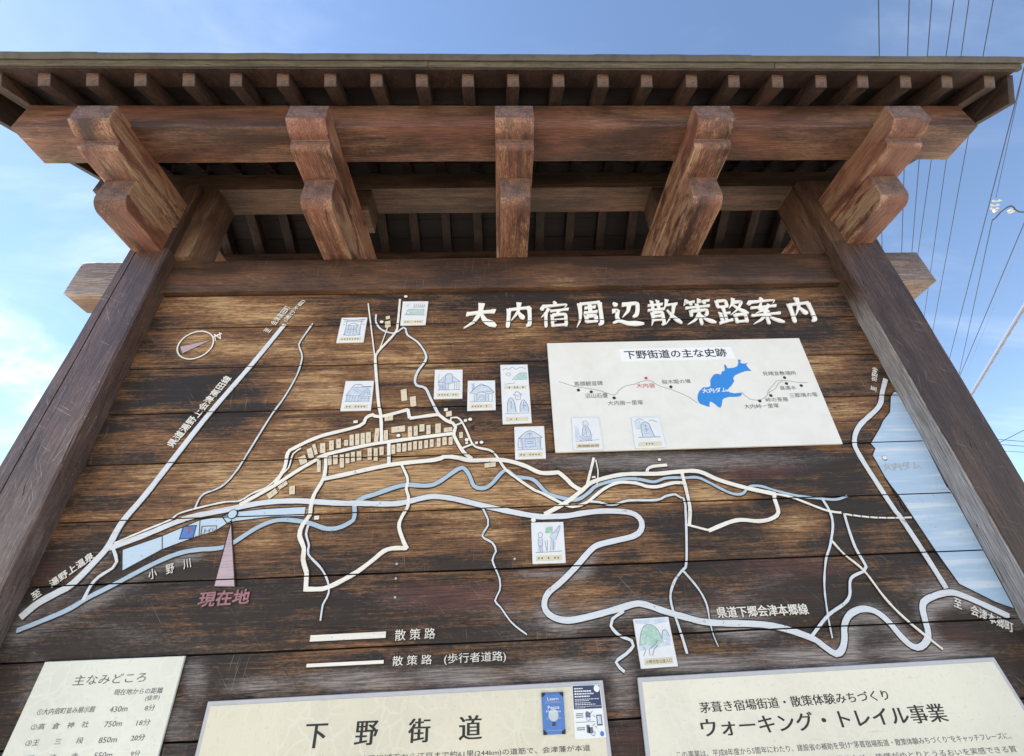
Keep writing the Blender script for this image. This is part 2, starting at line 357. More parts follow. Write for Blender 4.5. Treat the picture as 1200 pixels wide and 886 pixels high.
def beam(name, mat, parent, x0, x1, y0, y1, z0, z1, bevel=0.006, n=14, warp=0.0025, **k):
    """box cut into lengths along its long axis so that its faces can be slightly uneven"""
    b = MB(); d = [x1 - x0, y1 - y0, z1 - z0]; ax = d.index(max(d))
    lo = [x0, y0, z0]; hi = [x1, y1, z1]
    rings = []
    o1, o2 = [i for i in range(3) if i != ax]
    for i in range(n + 1):
        t = lo[ax] + d[ax] * i / n
        for (a, c) in ((0, 0), (1, 0), (1, 1), (0, 1)):
            p = [0, 0, 0]; p[ax] = t; p[o1] = (lo, hi)[a][o1]; p[o2] = (lo, hi)[c][o2]; b.v.append(tuple(p))
    for i in range(n):
        for j in range(4):
            q = (j + 1) % 4; b.f.append((i * 4 + j, i * 4 + q, i * 4 + 4 + q, i * 4 + 4 + j)); b.m.append(0)
    b.f += [(3, 2, 1, 0), tuple(4 * n + j for j in range(4))]; b.m += [0, 0]
    return b.build(name, mat, parent, bevel=bevel, warp=warp, **k)

def P(s):                                        # "x,y x,y" -> list of pairs
    return [tuple(float(c) for c in q.split(',')) for q in s.split()]
def Z(x0, y0, k, s): return [(x0 + a / k, y0 + b / k) for a, b in P(s)]
def bd(pts, y=0.0): return [(lambda v: (v.x, v.z))(at(a, b, y)) for a, b in pts]

def smooth_line(p, step=0.012, closed=False):
    if len(p) < 3:
        return p
    out = []
    n = len(p)
    for i in range(n - 1):
        p0 = Vector(p[max(i - 1, 0)]); p1 = Vector(p[i]); p2 = Vector(p[i + 1]); p3 = Vector(p[min(i + 2, n - 1)])
        L = (p2 - p1).length; k = max(1, int(L / step))
        for j in range(k):
            t = j / k
            q = 0.5 * ((2 * p1) + (-p0 + p2) * t + (2 * p0 - 5 * p1 + 4 * p2 - p3) * t * t + (-p0 + 3 * p1 - 3 * p2 + p3) * t ** 3)
            out.append((q.x, q.y))
    out.append(tuple(p[-1])); return out

def ribbon(mb, p, w0, w1, y0, y1, mi=0):
    """a flat strip along board points p, width w0 -> w1, front at y0, back at y1"""
    n = len(p); Ls = []; Rs = []; jit = 0.0011 if w0 > 0.0058 and n > 6 else 0.0
    for i in range(n):
        a = Vector(p[max(i - 1, 0)]); b = Vector(p[min(i + 1, n - 1)]); d = (b - a)
        if d.length < 1e-9: d = Vector((1, 0))
        d.normalize(); nn = Vector((-d.y, d.x)); ww = (w0 + (w1 - w0) * i / max(n - 1, 1)) / 2 + jit * noise.noise(Vector((p[i][0] * 40, p[i][1] * 40, w0 * 90)))
        c = Vector(p[i]); Ls.append(c + nn * ww); Rs.append(c - nn * ww)
    vs = []
    for i in range(n):
        vs += [(Ls[i].x, y0, Ls[i].y), (Rs[i].x, y0, Rs[i].y), (Rs[i].x, y1, Rs[i].y), (Ls[i].x, y1, Ls[i].y)]
    fs = []
    for i in range(n - 1):
        a = i * 4; b = a + 4
        for j in range(4):
            k = (j + 1) % 4; fs.append((a + j, b + j, b + k, a + k))
    fs += [(3, 2, 1, 0)[::-1], tuple((n - 1) * 4 + j for j in (3, 2, 1, 0))]
    mb.add(vs, fs, mi)

_txt = {}
def text_tris(body, bold=0.0, shear=0.0, space=1.0):
    key = (body, bold, shear, space)
    if key in _txt: return _txt[key]
    c = bpy.data.curves.new('t', 'FONT'); c.body = body; c.size = 1; c.offset = bold; c.shear = shear; c.resolution_u = 2
    c.space_character = space
    o = bpy.data.objects.new('t', c); COL.objects.link(o)
    dg = bpy.context.evaluated_depsgraph_get(); me = bpy.data.meshes.new_from_object(o.evaluated_get(dg))
    vs = [(v.co.x, v.co.y) for v in me.vertices]; fs = [tuple(p.vertices) for p in me.polygons]
    bpy.data.objects.remove(o); bpy.data.curves.remove(c); bpy.data.meshes.remove(me)
    _txt[key] = (vs, fs); return _txt[key]

def text(mb, body, p0, p1, p2, y, thick, mi=0, bold=0.0, shear=0.0, warpf=None, halo=None, rectify=True):
    """fit the printed extent of body to board points p0 (bottom left), p1 (bottom right), p2 (top left)"""
    if isinstance(bold, tuple):                  # broad-nib look: strokes swept along one direction
        hgt = (Vector(p2) - Vector(p0)).length; nn_ = 4
        for j in range(-nn_, nn_ + 1):
            sft = lambda p: (p[0] + bold[0] * hgt * j / nn_, p[1] + bold[1] * hgt * j / nn_)
            text(mb, body, sft(p0), sft(p1), sft(p2), y - 0.00002 * (j + nn_), thick, mi, 0.0, shear, warpf, halo, rectify)
        return
    if bold > 0.008:
        wgt = bold * (Vector(p2) - Vector(p0)).length * 0.9
        for j, (a_, b_) in enumerate(((0, 0), (1, 0), (-1, 0), (0, 1), (0, -1), (.7, .7), (-.7, .7), (.7, -.7), (-.7, -.7))):
            sft = lambda p: (p[0] + a_ * wgt, p[1] + b_ * wgt)
            text(mb, body, sft(p0), sft(p1), sft(p2), y - 0.00002 * j, thick, mi, 0.0, shear, warpf, halo, rectify)
        return
    vs, fs = text_tris(body, 0.0, shear)
    if not vs: return
    xs = [v[0] for v in vs]; ys = [v[1] for v in vs]; x0, x1, y0, y1 = min(xs), max(xs), min(ys), max(ys)
    a = Vector(p1) - Vector(p0); h = Vector(p2) - Vector(p0)
    if rectify:
        nn = Vector((-a.y, a.x)).normalized(); h = nn * h.dot(nn)
    def mp(v):
        u, t = (v[0] - x0) / (x1 - x0), (v[1] - y0) / (y1 - y0)
        if warpf: u, t = warpf(u, t)
        q = Vector(p0) + a * u + h * t; return q
    q = [mp(v) for v in vs]
    n = len(q)
    if thick <= 0:
        mb.add([(p.x, y, p.y) for p in q], [f for f in fs], mi); return
    cnt = {}
    for f in fs:
        for i in range(len(f)):
            e = (f[i], f[(i + 1) % len(f)]); cnt[e] = 1
    rim = [e for e in cnt if (e[1], e[0]) not in cnt]
    side = [(e[1], e[0], e[0] + n, e[1] + n) for e in rim]
    mb.add([(p.x, y, p.y) for p in q] + [(p.x, y + thick, p.y) for p in q], list(fs) + side, mi)

def px_text(mb, body, bl, br, tl, y=-0.002, thick=0.002, mi=0, yp=None, **k):
    yp = 0.0 if yp is None else yp
    p0, p1, p2 = bd([bl, br, tl], yp); text(mb, body, p0, p1, p2, y, thick, mi, **k)

class Quad:                                       # a mounted sheet given by its four pixel corners on plane y
    def __init__(s, tl, tr, br, bl, y): s.c = bd([tl, tr, br, bl], y)
    def __call__(s, u, v):
        tl, tr, br, bl = [Vector(c) for c in s.c]
        q = (bl * (1 - u) + br * u) * (1 - v) + (tl * (1 - u) + tr * u) * v; return (q.x, q.y)
    def poly(s, pts): return [s(*p) for p in pts]


# ------------------------------------------------------------------ ground
gm, gt, gb_ = newmat('pale_gravel_paving'); g = G(gt); tcg = g.n('ShaderNodeTexCoord')
gn1 = g.noise(tcg.outputs['Object'], 1.3, 6, 0.6); gn2 = g.noise(tcg.outputs['Object'], 60, 4, 0.7)
gc = g.mix(g.step(gn1, 0.3, 0.7), (0.50, 0.44, 0.36), (0.42, 0.37, 0.31)); gc = g.mix(g.math('MULTIPLY', g.step(gn2, 0.4, 0.7), 0.4), gc, (0.25, 0.23, 0.2))
g.L(gc, gb_.inputs['Base Color']); gb_.inputs['Roughness'].default_value = 0.9
bpg = g.n('ShaderNodeBump'); bpg.inputs['Distance'].default_value = 0.01; g.L(gn2, bpg.inputs['Height']); g.L(bpg.outputs[0], gb_.inputs['Normal'])
mb = MB(); k = 20
for i in range(k + 1):
    for j in range(k + 1): mb.v.append((-600 + 1200 * i / k, -600 + 1200 * j / k, 0.0))
for i in range(k):
    for j in range(k): mb.f.append((i * (k + 1) + j, (i + 1) * (k + 1) + j, (i + 1) * (k + 1) + j + 1, i * (k + 1) + j + 1)); mb.m.append(0)
tag(mb.build('ground', gm), 'pale gravel paving round the roofed board', None, kind='structure')

# ------------------------------------------------------------------ the roofed board
B = empty('roofed_map_board', 'large dark timber trail map board with heavy posts and little gabled roof', 'signboard')

# planks ---------------------------------------------------------------
JZ = [2.9176, 2.6999, 2.4836, 2.2698, 2.056, 1.847, 1.6305, 1.4155, 1.2, 0.985, 0.77]
ZS = [3.108] + JZ + [0.56]
CUTS = JZ
WEAR = [(290,360,150,22,.72),(310,405,130,25,.74),(240,400,50,22,.42),(375,455,55,35,.75),(455,420,100,40,.62),(430,480,90,30,.6),
        (350,500,60,22,.62),(220,505,70,26,.38),(190,572,70,30,.55),(300,570,110,30,.85),(420,560,160,45,.85),(520,570,150,34,.95),(470,520,140,30,.8),
        (630,395,90,26,.36),(500,360,80,18,.3),(600,380,60,14,.42),(930,430,80,20,.62),(975,490,60,28,.62),(1000,355,60,26,.32),(850,350,160,16,.26),
        (700,582,110,16,.85),(830,580,60,14,.85),(925,612,35,20,.8),(600,630,160,30,.42),(480,640,110,30,.36),(330,640,90,26,.45),(700,620,90,18,.3),
        (700,700,160,24,.36),(620,500,40,40,.42),(1035,540,20,40,.6),(300,600,200,20,.6),(470,800,200,10,.2),(900,640,140,26,.22),(560,700,90,22,.25),
        (800,760,120,12,.3),(1000,780,80,12,.2),(120,640,80,30,.22),(330,770,130,14,.38),(200,355,60,10,.25)]
DARK = [(265,465,50,30,.42),(450,492,60,14,.4),(560,500,60,28,.35),(700,540,90,14,.4),(560,440,50,10,.25),(860,540,160,14,.35),(1010,600,60,30,.2),(250,440,60,12,.2),
        (320,480,40,16,.3),(100,740,140,50,.22),(540,345,200,10,.25),(290,395,40,10,.2),(620,545,40,14,.3)]
REDB = [(880,552,90,16,.4),(540,700,110,22,.42),(1100,755,80,30,.4),(505,803,40,10,.5),(480,390,110,22,.22),(560,450,120,40,.2),(900,665,90,24,.25),(870,700,120,14,.25),
        (1165,800,40,50,.35),(730,840,40,60,.3),(60,660,60,60,.18),(620,470,60,60,.2)]
GREY = [(800,540,220,14,.5),(300,806,70,16,.55),(420,799,90,16,.6),(540,792,90,16,.6),(660,784,80,16,.6),(730,800,24,60,.5),(230,800,22,40,.5),(820,779,90,15,.6),(950,771,90,15,.6),(1080,762,90,15,.6),(40,800,30,60,.4),(640,672,60,9,.55),(150,700,160,60,.22),(200,850,60,60,.4),(730,830,30,40,.2),
        (420,690,200,60,.12),(230,372,110,14,.1)]
def blob(L, x, y):
    r = 0.0
    for (cx, cy, rx, ry, a) in L:
        d = ((x - cx) / rx) ** 2 + ((y - cy) / ry) ** 2
        if d < 6: r = max(r, a * math.exp(-d * 0.8)) if a else r
    return r
SMUDGE = []
def smudge(x, z):
    d = min(((x - a) ** 2 + (z - b_) ** 2) for a, b_ in SMUDGE)
    return 0.52 * math.exp(-d / 0.0010) * (0.6 + 0.8 * noise.noise(Vector((x * 5, z * 5, 3))))
for s_ in ("0,465 150,495 250,505 380,500 500,480 620,468 760,470 850,490 895,540 890,600 840,640 720,670 600,700 540,740 430,865",): SMUDGE += bd(Z(600, 520, 5.905, s_))
SMUDGE += bd(Z(620, 640, 4.92, "380,0 270,120 180,210 110,270 88,320 95,370 140,410 220,428 330,410 500,365 600,335 660,335 780,375 900,410 1040,440"))
SMUDGE += bd(Z(900, 560, 3.937, "0,680 190,735 260,780 310,812 340,790 350,740 350,680 375,630 430,605 490,615 550,660 610,730 660,775 700,780 730,750 735,710 715,630 710,590 730,560 820,530 900,545 1110,640"))
SMUDGE += bd(Z(0, 540, 4.218, "740,145 610,300 540,420 480,490 360,610 290,650 190,705 105,775 85,840 330,740 450,670 560,615 760,510 980,440"))
q_ = SMUDGE[:]
for a, b_ in zip(q_, q_[1:]):
    L_ = math.hypot(a[0] - b_[0], a[1] - b_[1])
    if L_ < 0.35:
        for t in range(1, int(L_ / 0.02)): u_ = t / int(L_ / 0.02); SMUDGE.append((a[0] + (b_[0] - a[0]) * u_, a[1] + (b_[1] - a[1]) * u_))
SMUDGE = [(a + 0.012, b_ - 0.012) for a, b_ in SMUDGE]
for i in range(len(ZS) - 1):
    zt, zb = ZS[i] - 0.0028, ZS[i + 1] + 0.0028
    x0, x1, nx, nz = -1.70, 1.70, 200, 9
    yo = random.uniform(0.0, 0.0012)
    mb = MB()
    for a in range(nx + 1):
        for c in range(nz + 1):
            x = x0 + (x1 - x0) * a / nx; z = zb + (zt - zb) * c / nz
            e = 0.0022 * noise.noise(Vector((x * 3.1, i * 9.7, 0.0))) if c in (0, nz) else 0
            mb.v.append((x, yo + (0.0025 if c in (0, nz) else 0.0), z + e))
    for a in range(nx):
        for c in range(nz):
            q = a * (nz + 1) + c; mb.f.append((q, q + nz + 1, q + nz + 2, q + 1)); mb.m.append(0)
    nb = len(mb.v)
    # returns into the joints and the back
    edge = [a * (nz + 1) for a in range(nx + 1)] + [nx * (nz + 1) + c for c in range(1, nz + 1)] + [a * (nz + 1) + nz for a in range(nx - 1, -1, -1)] + [c for c in range(nz - 1, 0, -1)]
    for q in edge: mb.v.append((mb.v[q][0], 0.028, mb.v[q][2]))
    ne = len(edge)
    for j in range(ne):
        k2 = (j + 1) % ne; mb.f.append((edge[j], nb + j, nb + k2, edge[k2])); mb.m.append(0)
    mb.f.append(tuple(nb + j for j in range(ne))); mb.m.append(0)
    o = mb.build('plank', plank_m, B)
    me = o.data; ca = me.color_attributes.new('wear_and_tone', 'FLOAT_COLOR', 'POINT')
    sh = random.uniform(-0.09, 0.09); rsh = random.uniform(0, 0.12)
    for vi, v in enumerate(me.vertices):
        x, y = topx((v.co.x, 0, v.co.z)); lw = min(1, max(0, (y - 600) / 90)); w_ = 0.17 - 0.13 * lw - 0.05 * min(1, max(0, (x - 620) / 120)) + sh + (1.3 - 0.25 * lw) * blob(WEAR, x, y) - blob(DARK, x, y)
        ca.data[vi].color = (w_, 0.10 + rsh + 1.3 * blob(REDB, x, y), max(1.2 * blob(GREY, x, y), 0.27 * lw + 0.25 * noise.noise(Vector((v.co.x * 3, v.co.z * 5, 9)))) + smudge(v.co.x, v.co.z), 1)
mb = MB(); mb.box(-1.68, 1.68, 0.031, 0.045, 0.58, 3.105); mb.build('added_gap_backing', shea_m, B)  # added unseen behind the planks to stop sunlight through their gaps
for x in (-0.85, 0.0, 0.85):
    mb = MB(); mb.box(x - 0.045, x + 0.045, 0.0455, 0.105, 0.56, 3.11); mb.build('back_batten', rear_m, B, bevel=0.004)
beam('bottom_rail', rear_m, B, -2.09, 2.14, -0.024, 0.12, 0.36, 0.555)
# header beam, a narrow gap above the first plank
hb_ = beam('header_beam', head_m, B, -2.0935, 2.144, -0.0235, 0.1216, 3.1135, 3.3162, bevel=0.005, n=60)
ca = hb_.data.color_attributes.new('wear_and_tone', 'FLOAT_COLOR', 'POINT')
for vi, v in enumerate(hb_.data.vertices):
    lowr = 1 if v.co.z < 3.2 else 0; nz_ = noise.noise(Vector((v.co.x * 2.3, 5.0, 0)))
    gr = 0.62 if v.co.x < -1.87 and v.co.y < 0.0 else (0.5 if v.co.x > 1.88 else 0.0)
    ca.data[vi].color = (0.12 + (0.42 + 0.7 * nz_ if lowr else 0.0) + (0.3 if v.co.x < -1.87 else 0), 0.3, gr, 1)  # left end worn paler; the warm bounce under it put into colour

# posts ---------------------------------------------------------------
def post(xa0, xa1, xb0, xb1, mats, kerf=None, side=None):
    """(xa0,xa1) front face span at z=0, (xb0,xb1) at the top"""
    mb = MB(); y0, y1, zt = -0.0891, 0.131, 3.822; n = 34; c = 0.007
    for i in range(n + 1):
        z = -0.3 + (zt + 0.3) * i / n; t = z / zt; l = xa0 + (xb0 - xa0) * t; r = xa1 + (xb1 - xa1) * t
        ring = [(l + c, y0), (r - c, y0), (r, y0 + c), (r, y1 - c), (r - c, y1), (l + c, y1), (l, y1 - c), (l, y0 + c)]
        if kerf:
            kx = kerf[0] + (kerf[1] - kerf[0]) * t
            ring = [ring[0], (kx - 0.003, y0), (kx - 0.0015, y0 + 0.035), (kx + 0.0015, y0 + 0.035), (kx + 0.003, y0)] + ring[1:]
        for (x, y) in ring:
            d = noise.noise_vector(Vector((x * 2.5, y * 2.5, z * 3.0))) * 0.0035
            mb.v.append((x + d.x, y + d.y, z))
    m = len(ring)
    for i in range(n):
        for j in range(m):
            q = (j + 1) % m; a, b_ = ring[j], ring[q]
            mi = 0
            if mb.v[i * m][2] > 3.33: mi = 1
            mb.f.append((i * m + j, i * m + q, (i + 1) * m + q, (i + 1) * m + j)); mb.m.append(mi)
    mb.f += [tuple(range(m - 1, -1, -1)), tuple(n * m + j for j in range(m))]; mb.m += [0, 0]
    o = mb.build('post', mats, B)
    ca = o.data.color_attributes.new('wear_and_tone', 'FLOAT_COLOR', 'POINT')
    for vi, v in enumerate(o.data.vertices):
        z = v.co.z; low = min(1, max(0, (3.2 - z) / 1.2)); x, y = v.co.x, v.co.y
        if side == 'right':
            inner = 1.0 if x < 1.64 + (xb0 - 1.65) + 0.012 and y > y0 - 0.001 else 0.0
            ca.data[vi].color = (0.26 + 0.25 * noise.noise(Vector((x * 4, z * 1.3, 0))) + 0.3 * inner, 0.30, 0.08 + 0.85 * inner * min(1, max(0, (3.12 - z) / 0.35)), 1)  # inner side paler and greyer, fading out towards the top
        else:
            ca.data[vi].color = (0.42, 0.34 - 0.2 * low, 0.12 + 0.26 * low, 1)
    for p in o.data.polygons: p.use_smooth = True
    o.data.set_sharp_from_angle(angle=R(30))
    return o
def extr(pa, pb, y=-0.0891):                     # x of an outline seen at two pixels, at z=0 and at z=3.822
    a, b = at(*pa, y), at(*pb, y); k = (b.x - a.x) / (b.z - a.z); return a.x - k * a.z, a.x + k * (3.822 - a.z)
l0, l1 = extr((0, 542), (151.4, 291)); r0, r1 = extr((1200, 562), (1072.6, 351)); k0, k1 = extr((0, 578), (157, 298))
postL = post(l0, -1.65, l1, -1.65, [postL_m, postT_m], kerf=(k0, k1)); postL['label'] = 'plum brown left post with a long drying split'
postR = post(1.65, r0, 1.65, r1, [postR_m, postT_m], side='right'); postR['label'] = 'dark brown right post with pale grey inner side'

# bracket arms ----------------------------------------------------------
CX = [-1.7442 + 0.8833 * i for i in range(5)]
up = [(-.592,3.653),(-.592,3.554),(-.576,3.542),(-.556,3.531),(-.536,3.525),(-.513,3.525),(-.511,3.503),(-.503,3.489),(-.489,3.4823)]
lo_ = [(-.3575,3.4817),(-.3575,3.366),(-.353,3.348),(-.343,3.333),(-.329,3.322),(-.312,3.3165)]
def arm(name, prof, xc, wd, ymid):
    back = [(2 * ymid - y, z) for y, z in prof[::-1]]
    pr = prof + back; n = len(pr); mb = MB()
    ws = [-wd / 2, -wd / 6, wd / 6, wd / 2]
    for x in ws:
        for (y, z) in pr: mb.v.append((x, y, z))
    for k_ in range(3):
        for j in range(n):
            q = (j + 1) % n; mb.f.append((k_ * n + j, k_ * n + q, (k_ + 1) * n + q, (k_ + 1) * n + j)); mb.m.append(0)
    mb.f += [tuple(range(n)), tuple(3 * n + j for j in range(n - 1, -1, -1))]; mb.m += [0, 0]
    for i, v in enumerate(mb.v):
        w_ = Vector((v[0] + xc * 3, v[1], v[2])); d = noise.noise_vector(w_ * 11) * 0.0022
        if v[1] > -0.2: d *= 0
        mb.v[i] = (v[0] + d.x * 0.6, v[1] + d.y, v[2] + d.z * (0.4 if v[2] > 3.6 or v[1] > -.3 else 1))
    o = mb.build(name, [arm_m, end_u if 'upper' in name else end_l], B, bevel=0.0028, segs=1, loc=(xc, 0, 0))
    for p in o.data.polygons:
        if abs(p.normal.y) > 0.93: p.material_index = 1
    return o
for i, x in enumerate(CX):
    arm('upper_bracket_arm', up, x, 0.1668, 0.03); arm('lower_bracket_arm', lo_, x, 0.1373, 0.03)

# purlins, ridge, struts --------------------------------------------------
fp = beam('front_purlin', [beam_m, end_p], B, -2.1661, 2.2176, -0.5097, -0.3368, 3.6367, 3.8089, bevel=0.005, n=44)
for p in fp.data.polygons:
    if abs(p.normal.x) > 0.9: p.material_index = 1
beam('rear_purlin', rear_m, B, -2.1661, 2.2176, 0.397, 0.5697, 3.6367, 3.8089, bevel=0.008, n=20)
beam('ridge_beam', rear_m, B, -2.24, 2.29, -0.0541, 0.1141, 3.8246, 3.955, bevel=0.005, n=30)
s1 = at(435.5, 222, -0.0541).x; s3 = at(763, 218, -0.0541).x; s0 = at(257, 222.5, -0.0541).x; s4 = at(928, 216, -0.0541).x
beam('ridge_strut', rear_m, B, 2 * CX[1] - s1, s1, -0.051, 0.111, 3.655, 3.8235, n=2)
beam('ridge_strut', rear_m, B, CX[2] - 0.07, CX[2] + 0.07, -0.051, 0.111, 3.655, 3.8235, n=2)
beam('ridge_strut', rear_m, B, s3, 2 * CX[3] - s3, -0.051, 0.111, 3.655, 3.8235, n=2)
beam('inner_strut', postT_m, B, -1.648, s0, -0.051, 0.111, 3.318, 3.8235, n=3)
beam('inner_strut', postT_m, B, s4, 1.648, -0.051, 0.111, 3.318, 3.8235, n=3)

# roof --------------------------------------------------------------------
AL = R(28); ca_, sa_ = math.cos(AL), math.sin(AL); YC = 0.03
def rf(s, n, rear=False):
    y = -0.5097 + s * ca_ - n * sa_; z = 3.8089 + s * sa_ + n * ca_
    return (2 * YC - y, z) if rear else (y, z)
SR = (YC + 0.5097) / ca_
def slab(name, mat, x0, x1, sa, sb, na, nb, rear=False, parent=B, bevel=0.0, n=1, **k):
    mb = MB(); pts = [rf(sa, na, rear), rf(sb, na, rear), rf(sb, nb, rear), rf(sa, nb, rear)]
    for i in range(n + 1):
        x = x0 + (x1 - x0) * i / n
        mb.v += [(x, p[0], p[1]) for p in pts]
    for i in range(n):
        for j in range(4):
            q = (j + 1) % 4; mb.f.append((i * 4 + j, i * 4 + q, i * 4 + 4 + q, i * 4 + 4 + j)); mb.m.append(0)
    mb.f += [(3, 2, 1, 0), tuple(4 * n + j for j in range(4))]; mb.m += [0, 0]
    if n == 1 and name == 'rafter': mb.m[3] = 1
    return mb.build(name, mat, parent, bevel=bevel, **k)
for rear in (False, True):
    first = None
    for k_ in range(-1, 22):
        x = -1.9877 + 0.2011 * k_
        if first is None:
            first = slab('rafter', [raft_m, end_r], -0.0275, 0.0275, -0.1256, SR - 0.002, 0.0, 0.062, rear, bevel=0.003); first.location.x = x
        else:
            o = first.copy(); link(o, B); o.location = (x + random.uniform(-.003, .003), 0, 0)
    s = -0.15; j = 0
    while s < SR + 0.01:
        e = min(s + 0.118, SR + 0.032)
        slab('roof_board', raft_m if j == 0 else shea_m, -2.30, 2.335, s + 0.0015, e - 0.0015, 0.0625 + (j % 2) * 0.0015, 0.074, rear, n=8)  # first board browner: light at the eave put into its colour
        s += 0.118; j += 1
    # barge boards close the gables
    for sx, xa in ((-1, -2.305), (1, 2.335)):
        slab('barge_board', raft_m, xa - 0.015, xa + 0.015, -0.128, SR, -0.075, 0.0615, rear, bevel=0.003, n=1)
    slab('roof_sheet', metal_r, -2.33, 2.36, -0.148, SR + 0.041, 0.0765, 0.095, rear, n=1)
for a, b_ in ((-2.335, -0.35), (-0.347, 1.2), (1.203, 2.364)):
    slab('eave_board', eave_m, a, b_, -0.1539, -0.1335, 0.0700, 0.0960 + random.uniform(-.001, .001), bevel=0.002, n=12, warp=0.0012)
xs = [-2.34] + [at(px, 70, -0.66).x for px in (128, 318, 500, 692, 868, 1065)] + [2.366]
for i in range(len(xs) - 1):
    d = random.uniform(-0.002, 0.0025)
    slab('eave_flashing', metal_r, xs[i] + 0.001, xs[i + 1] + 0.006, -0.160 + d * 0.3, -0.10, 0.0965, 0.1262 + d, bevel=0.002, n=10, warp=0.0018)
slab('eave_flashing', metal_r, -2.33, 2.36, -0.16, -0.1, 0.0965, 0.126, True)
mb = MB(); mb.prism([(-0.12, 0), (0.12, 0), (0.05, 0.09), (-0.05, 0.09)], -2.36, 2.39)
for i, v in enumerate(mb.v): mb.v[i] = (v[1], YC + v[0], 4.19 + v[2])
mb.build('ridge_cap', metal_r, B, bevel=0.004)

# nails on the planks
mb = MB()
def disc(mb, cx, cz, rx, rz, y0, y1, mi=0, n=10, rot=0.0):
    pts = [(cx + rx * math.cos(2 * math.pi * i / n + rot), cz + rz * math.sin(2 * math.pi * i / n + rot)) for i in range(n)]
    mb.prism(pts, y0, y1, mi)
for px, py in [(270, 307), (465, 661), (464, 678), (463, 700), (603, 655), (288, 309)]:
    c = at(px, py, 0); disc(mb, c.x, c.z, 0.004, 0.004, -0.003, 0.002)
mb.build('nail_heads', steel, B)

# ------------------------------------------------------------------ painted map: lines in relief
A1 = (0, 540, 4.218); R2 = (200, 340, 5.905); R3 = (180, 480, 5.368); R4 = (330, 440, 6.561); R5 = (470, 440, 6.561); R6 = (380, 335, 5.905)
R7 = (260, 570, 5.905); R8 = (450, 560, 5.905); C1 = (600, 520, 5.905); C2 = (780, 530, 5.368); C3 = (960, 420, 4.92); C4 = (900, 560, 3.937)
C5 = (620, 640, 4.92); C6 = (340, 690, 4.0)
LEVEL = [0.0]
def road(name, segs, w0, mat, w1=None, halo=0.006, label=None, smooth=True, top=0.0028):
    pts = []
    for reg, s_ in segs:
        nw = Z(*reg, s_)
        if len(pts) > 1:
            d = Vector(pts[-1]) - Vector(pts[-2])
            while len(nw) > 1 and (Vector(nw[0]) - Vector(pts[-1])).dot(d) < 3.0 * d.length: nw.pop(0)
        pts += nw
    p = bd(pts); p = smooth_line(p) if smooth else p
    LEVEL[0] += 0.00007; L = LEVEL[0]
    mb = MB(); w1 = w0 if w1 is None else w1
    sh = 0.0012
    ribbon(mb, [(a + sh, b - sh) for a, b in p], w0 + halo, w1 + halo, -0.0016 - L * 0.15, 0.0015, 1)  # dark ribbon shifted down and right paints the line's shadow
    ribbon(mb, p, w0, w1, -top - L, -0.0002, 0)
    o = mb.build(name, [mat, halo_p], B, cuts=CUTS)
    if label: o['label'] = label
    return o
def path(*a, **k): return road('painted_path', *a, **k)
def river(*a, **k): return road('painted_river', *a, **k)

river([(A1, "85,840 200,795 330,740 400,700 450,670 560,615 760,510 880,460 980,440 1060,435 1115,425"), (R7, "90,385 230,295 340,245 440,232 560,245 640,265 700,288 760,295 830,280 910,235 920,200 918,130")], 0.015, blue_p)
river([(R7, "935,110 980,80 1060,55"), (R8, "80,65 160,50 300,55 380,30"), (R5, "300,820 440,720 490,720 530,780 560,850 620,870 690,840 800,730 880,780 1010,800 1100,886"),
       (C1, "200,310 250,350 390,385 460,385 530,340 590,290 740,250 860,245 980,265 1060,240 1160,235"), (C2, "120,162 200,160 270,190 400,255 470,265 500,245 530,215 600,215 700,245 830,275 950,290 1070,298 1140,275")], 0.017, blue_p, w1=0.008)
river([(R6, "360,200 358,250 385,295 430,320 490,328 550,290 565,300 575,340 650,395 700,470 700,520 650,590 628,650 640,690 700,710 740,790 785,880"), (R5, "300,312")], 0.007, road_p, w1=0.012)
river([(R2, "985,232 900,355 890,390 910,450 905,500 870,600 790,740 690,880"), (R3, "560,330 520,390 460,460 400,500 320,530 285,570 262,625")], 0.0065, road_p)
river([(C1, "520,400 600,405 660,422 720,420 800,395 1000,390 1060,365 1130,352 1170,375"), (C2, "70,266 110,290 122,330 130,680 105,740 60,800 30,886"), (C5, "812,270 820,340 840,400 880,520 910,620")], 0.008, road_p)
river([(C5, "885,140 970,240 1020,330 1040,430 1060,510 1090,580")], 0.007, road_p, w1=0.003)
river([(C4, "250,100 285,160 297,220 285,310 265,380 258,500 275,640 295,740")], 0.009, road_p, w1=0.004)
river([(C4, "350,165 365,220 400,320 450,410 440,430 380,465 375,540 350,580 275,635 200,730")], 0.009, road_p)
river([(R8, "680,205 720,290 720,330 680,405 750,450 775,510 750,570 800,700 800,780 768,850"), (C6, "985,85 1040,160 1110,215")], 0.008, road_p, w1=0.004)
river([(R7, "600,270 585,330 605,410 600,470 690,570 735,660 740,740 700,820"), (C6, "150,100 143,150")], 0.008, road_p, w1=0.005)
river([(C5, "545,375 480,420 470,460 520,515 590,545 600,575 560,620 500,670 550,725")], 0.009, road_p)
river([(A1, "560,430 575,470 580,500 560,530 490,575 450,620 415,690")], 0.010, road_p)
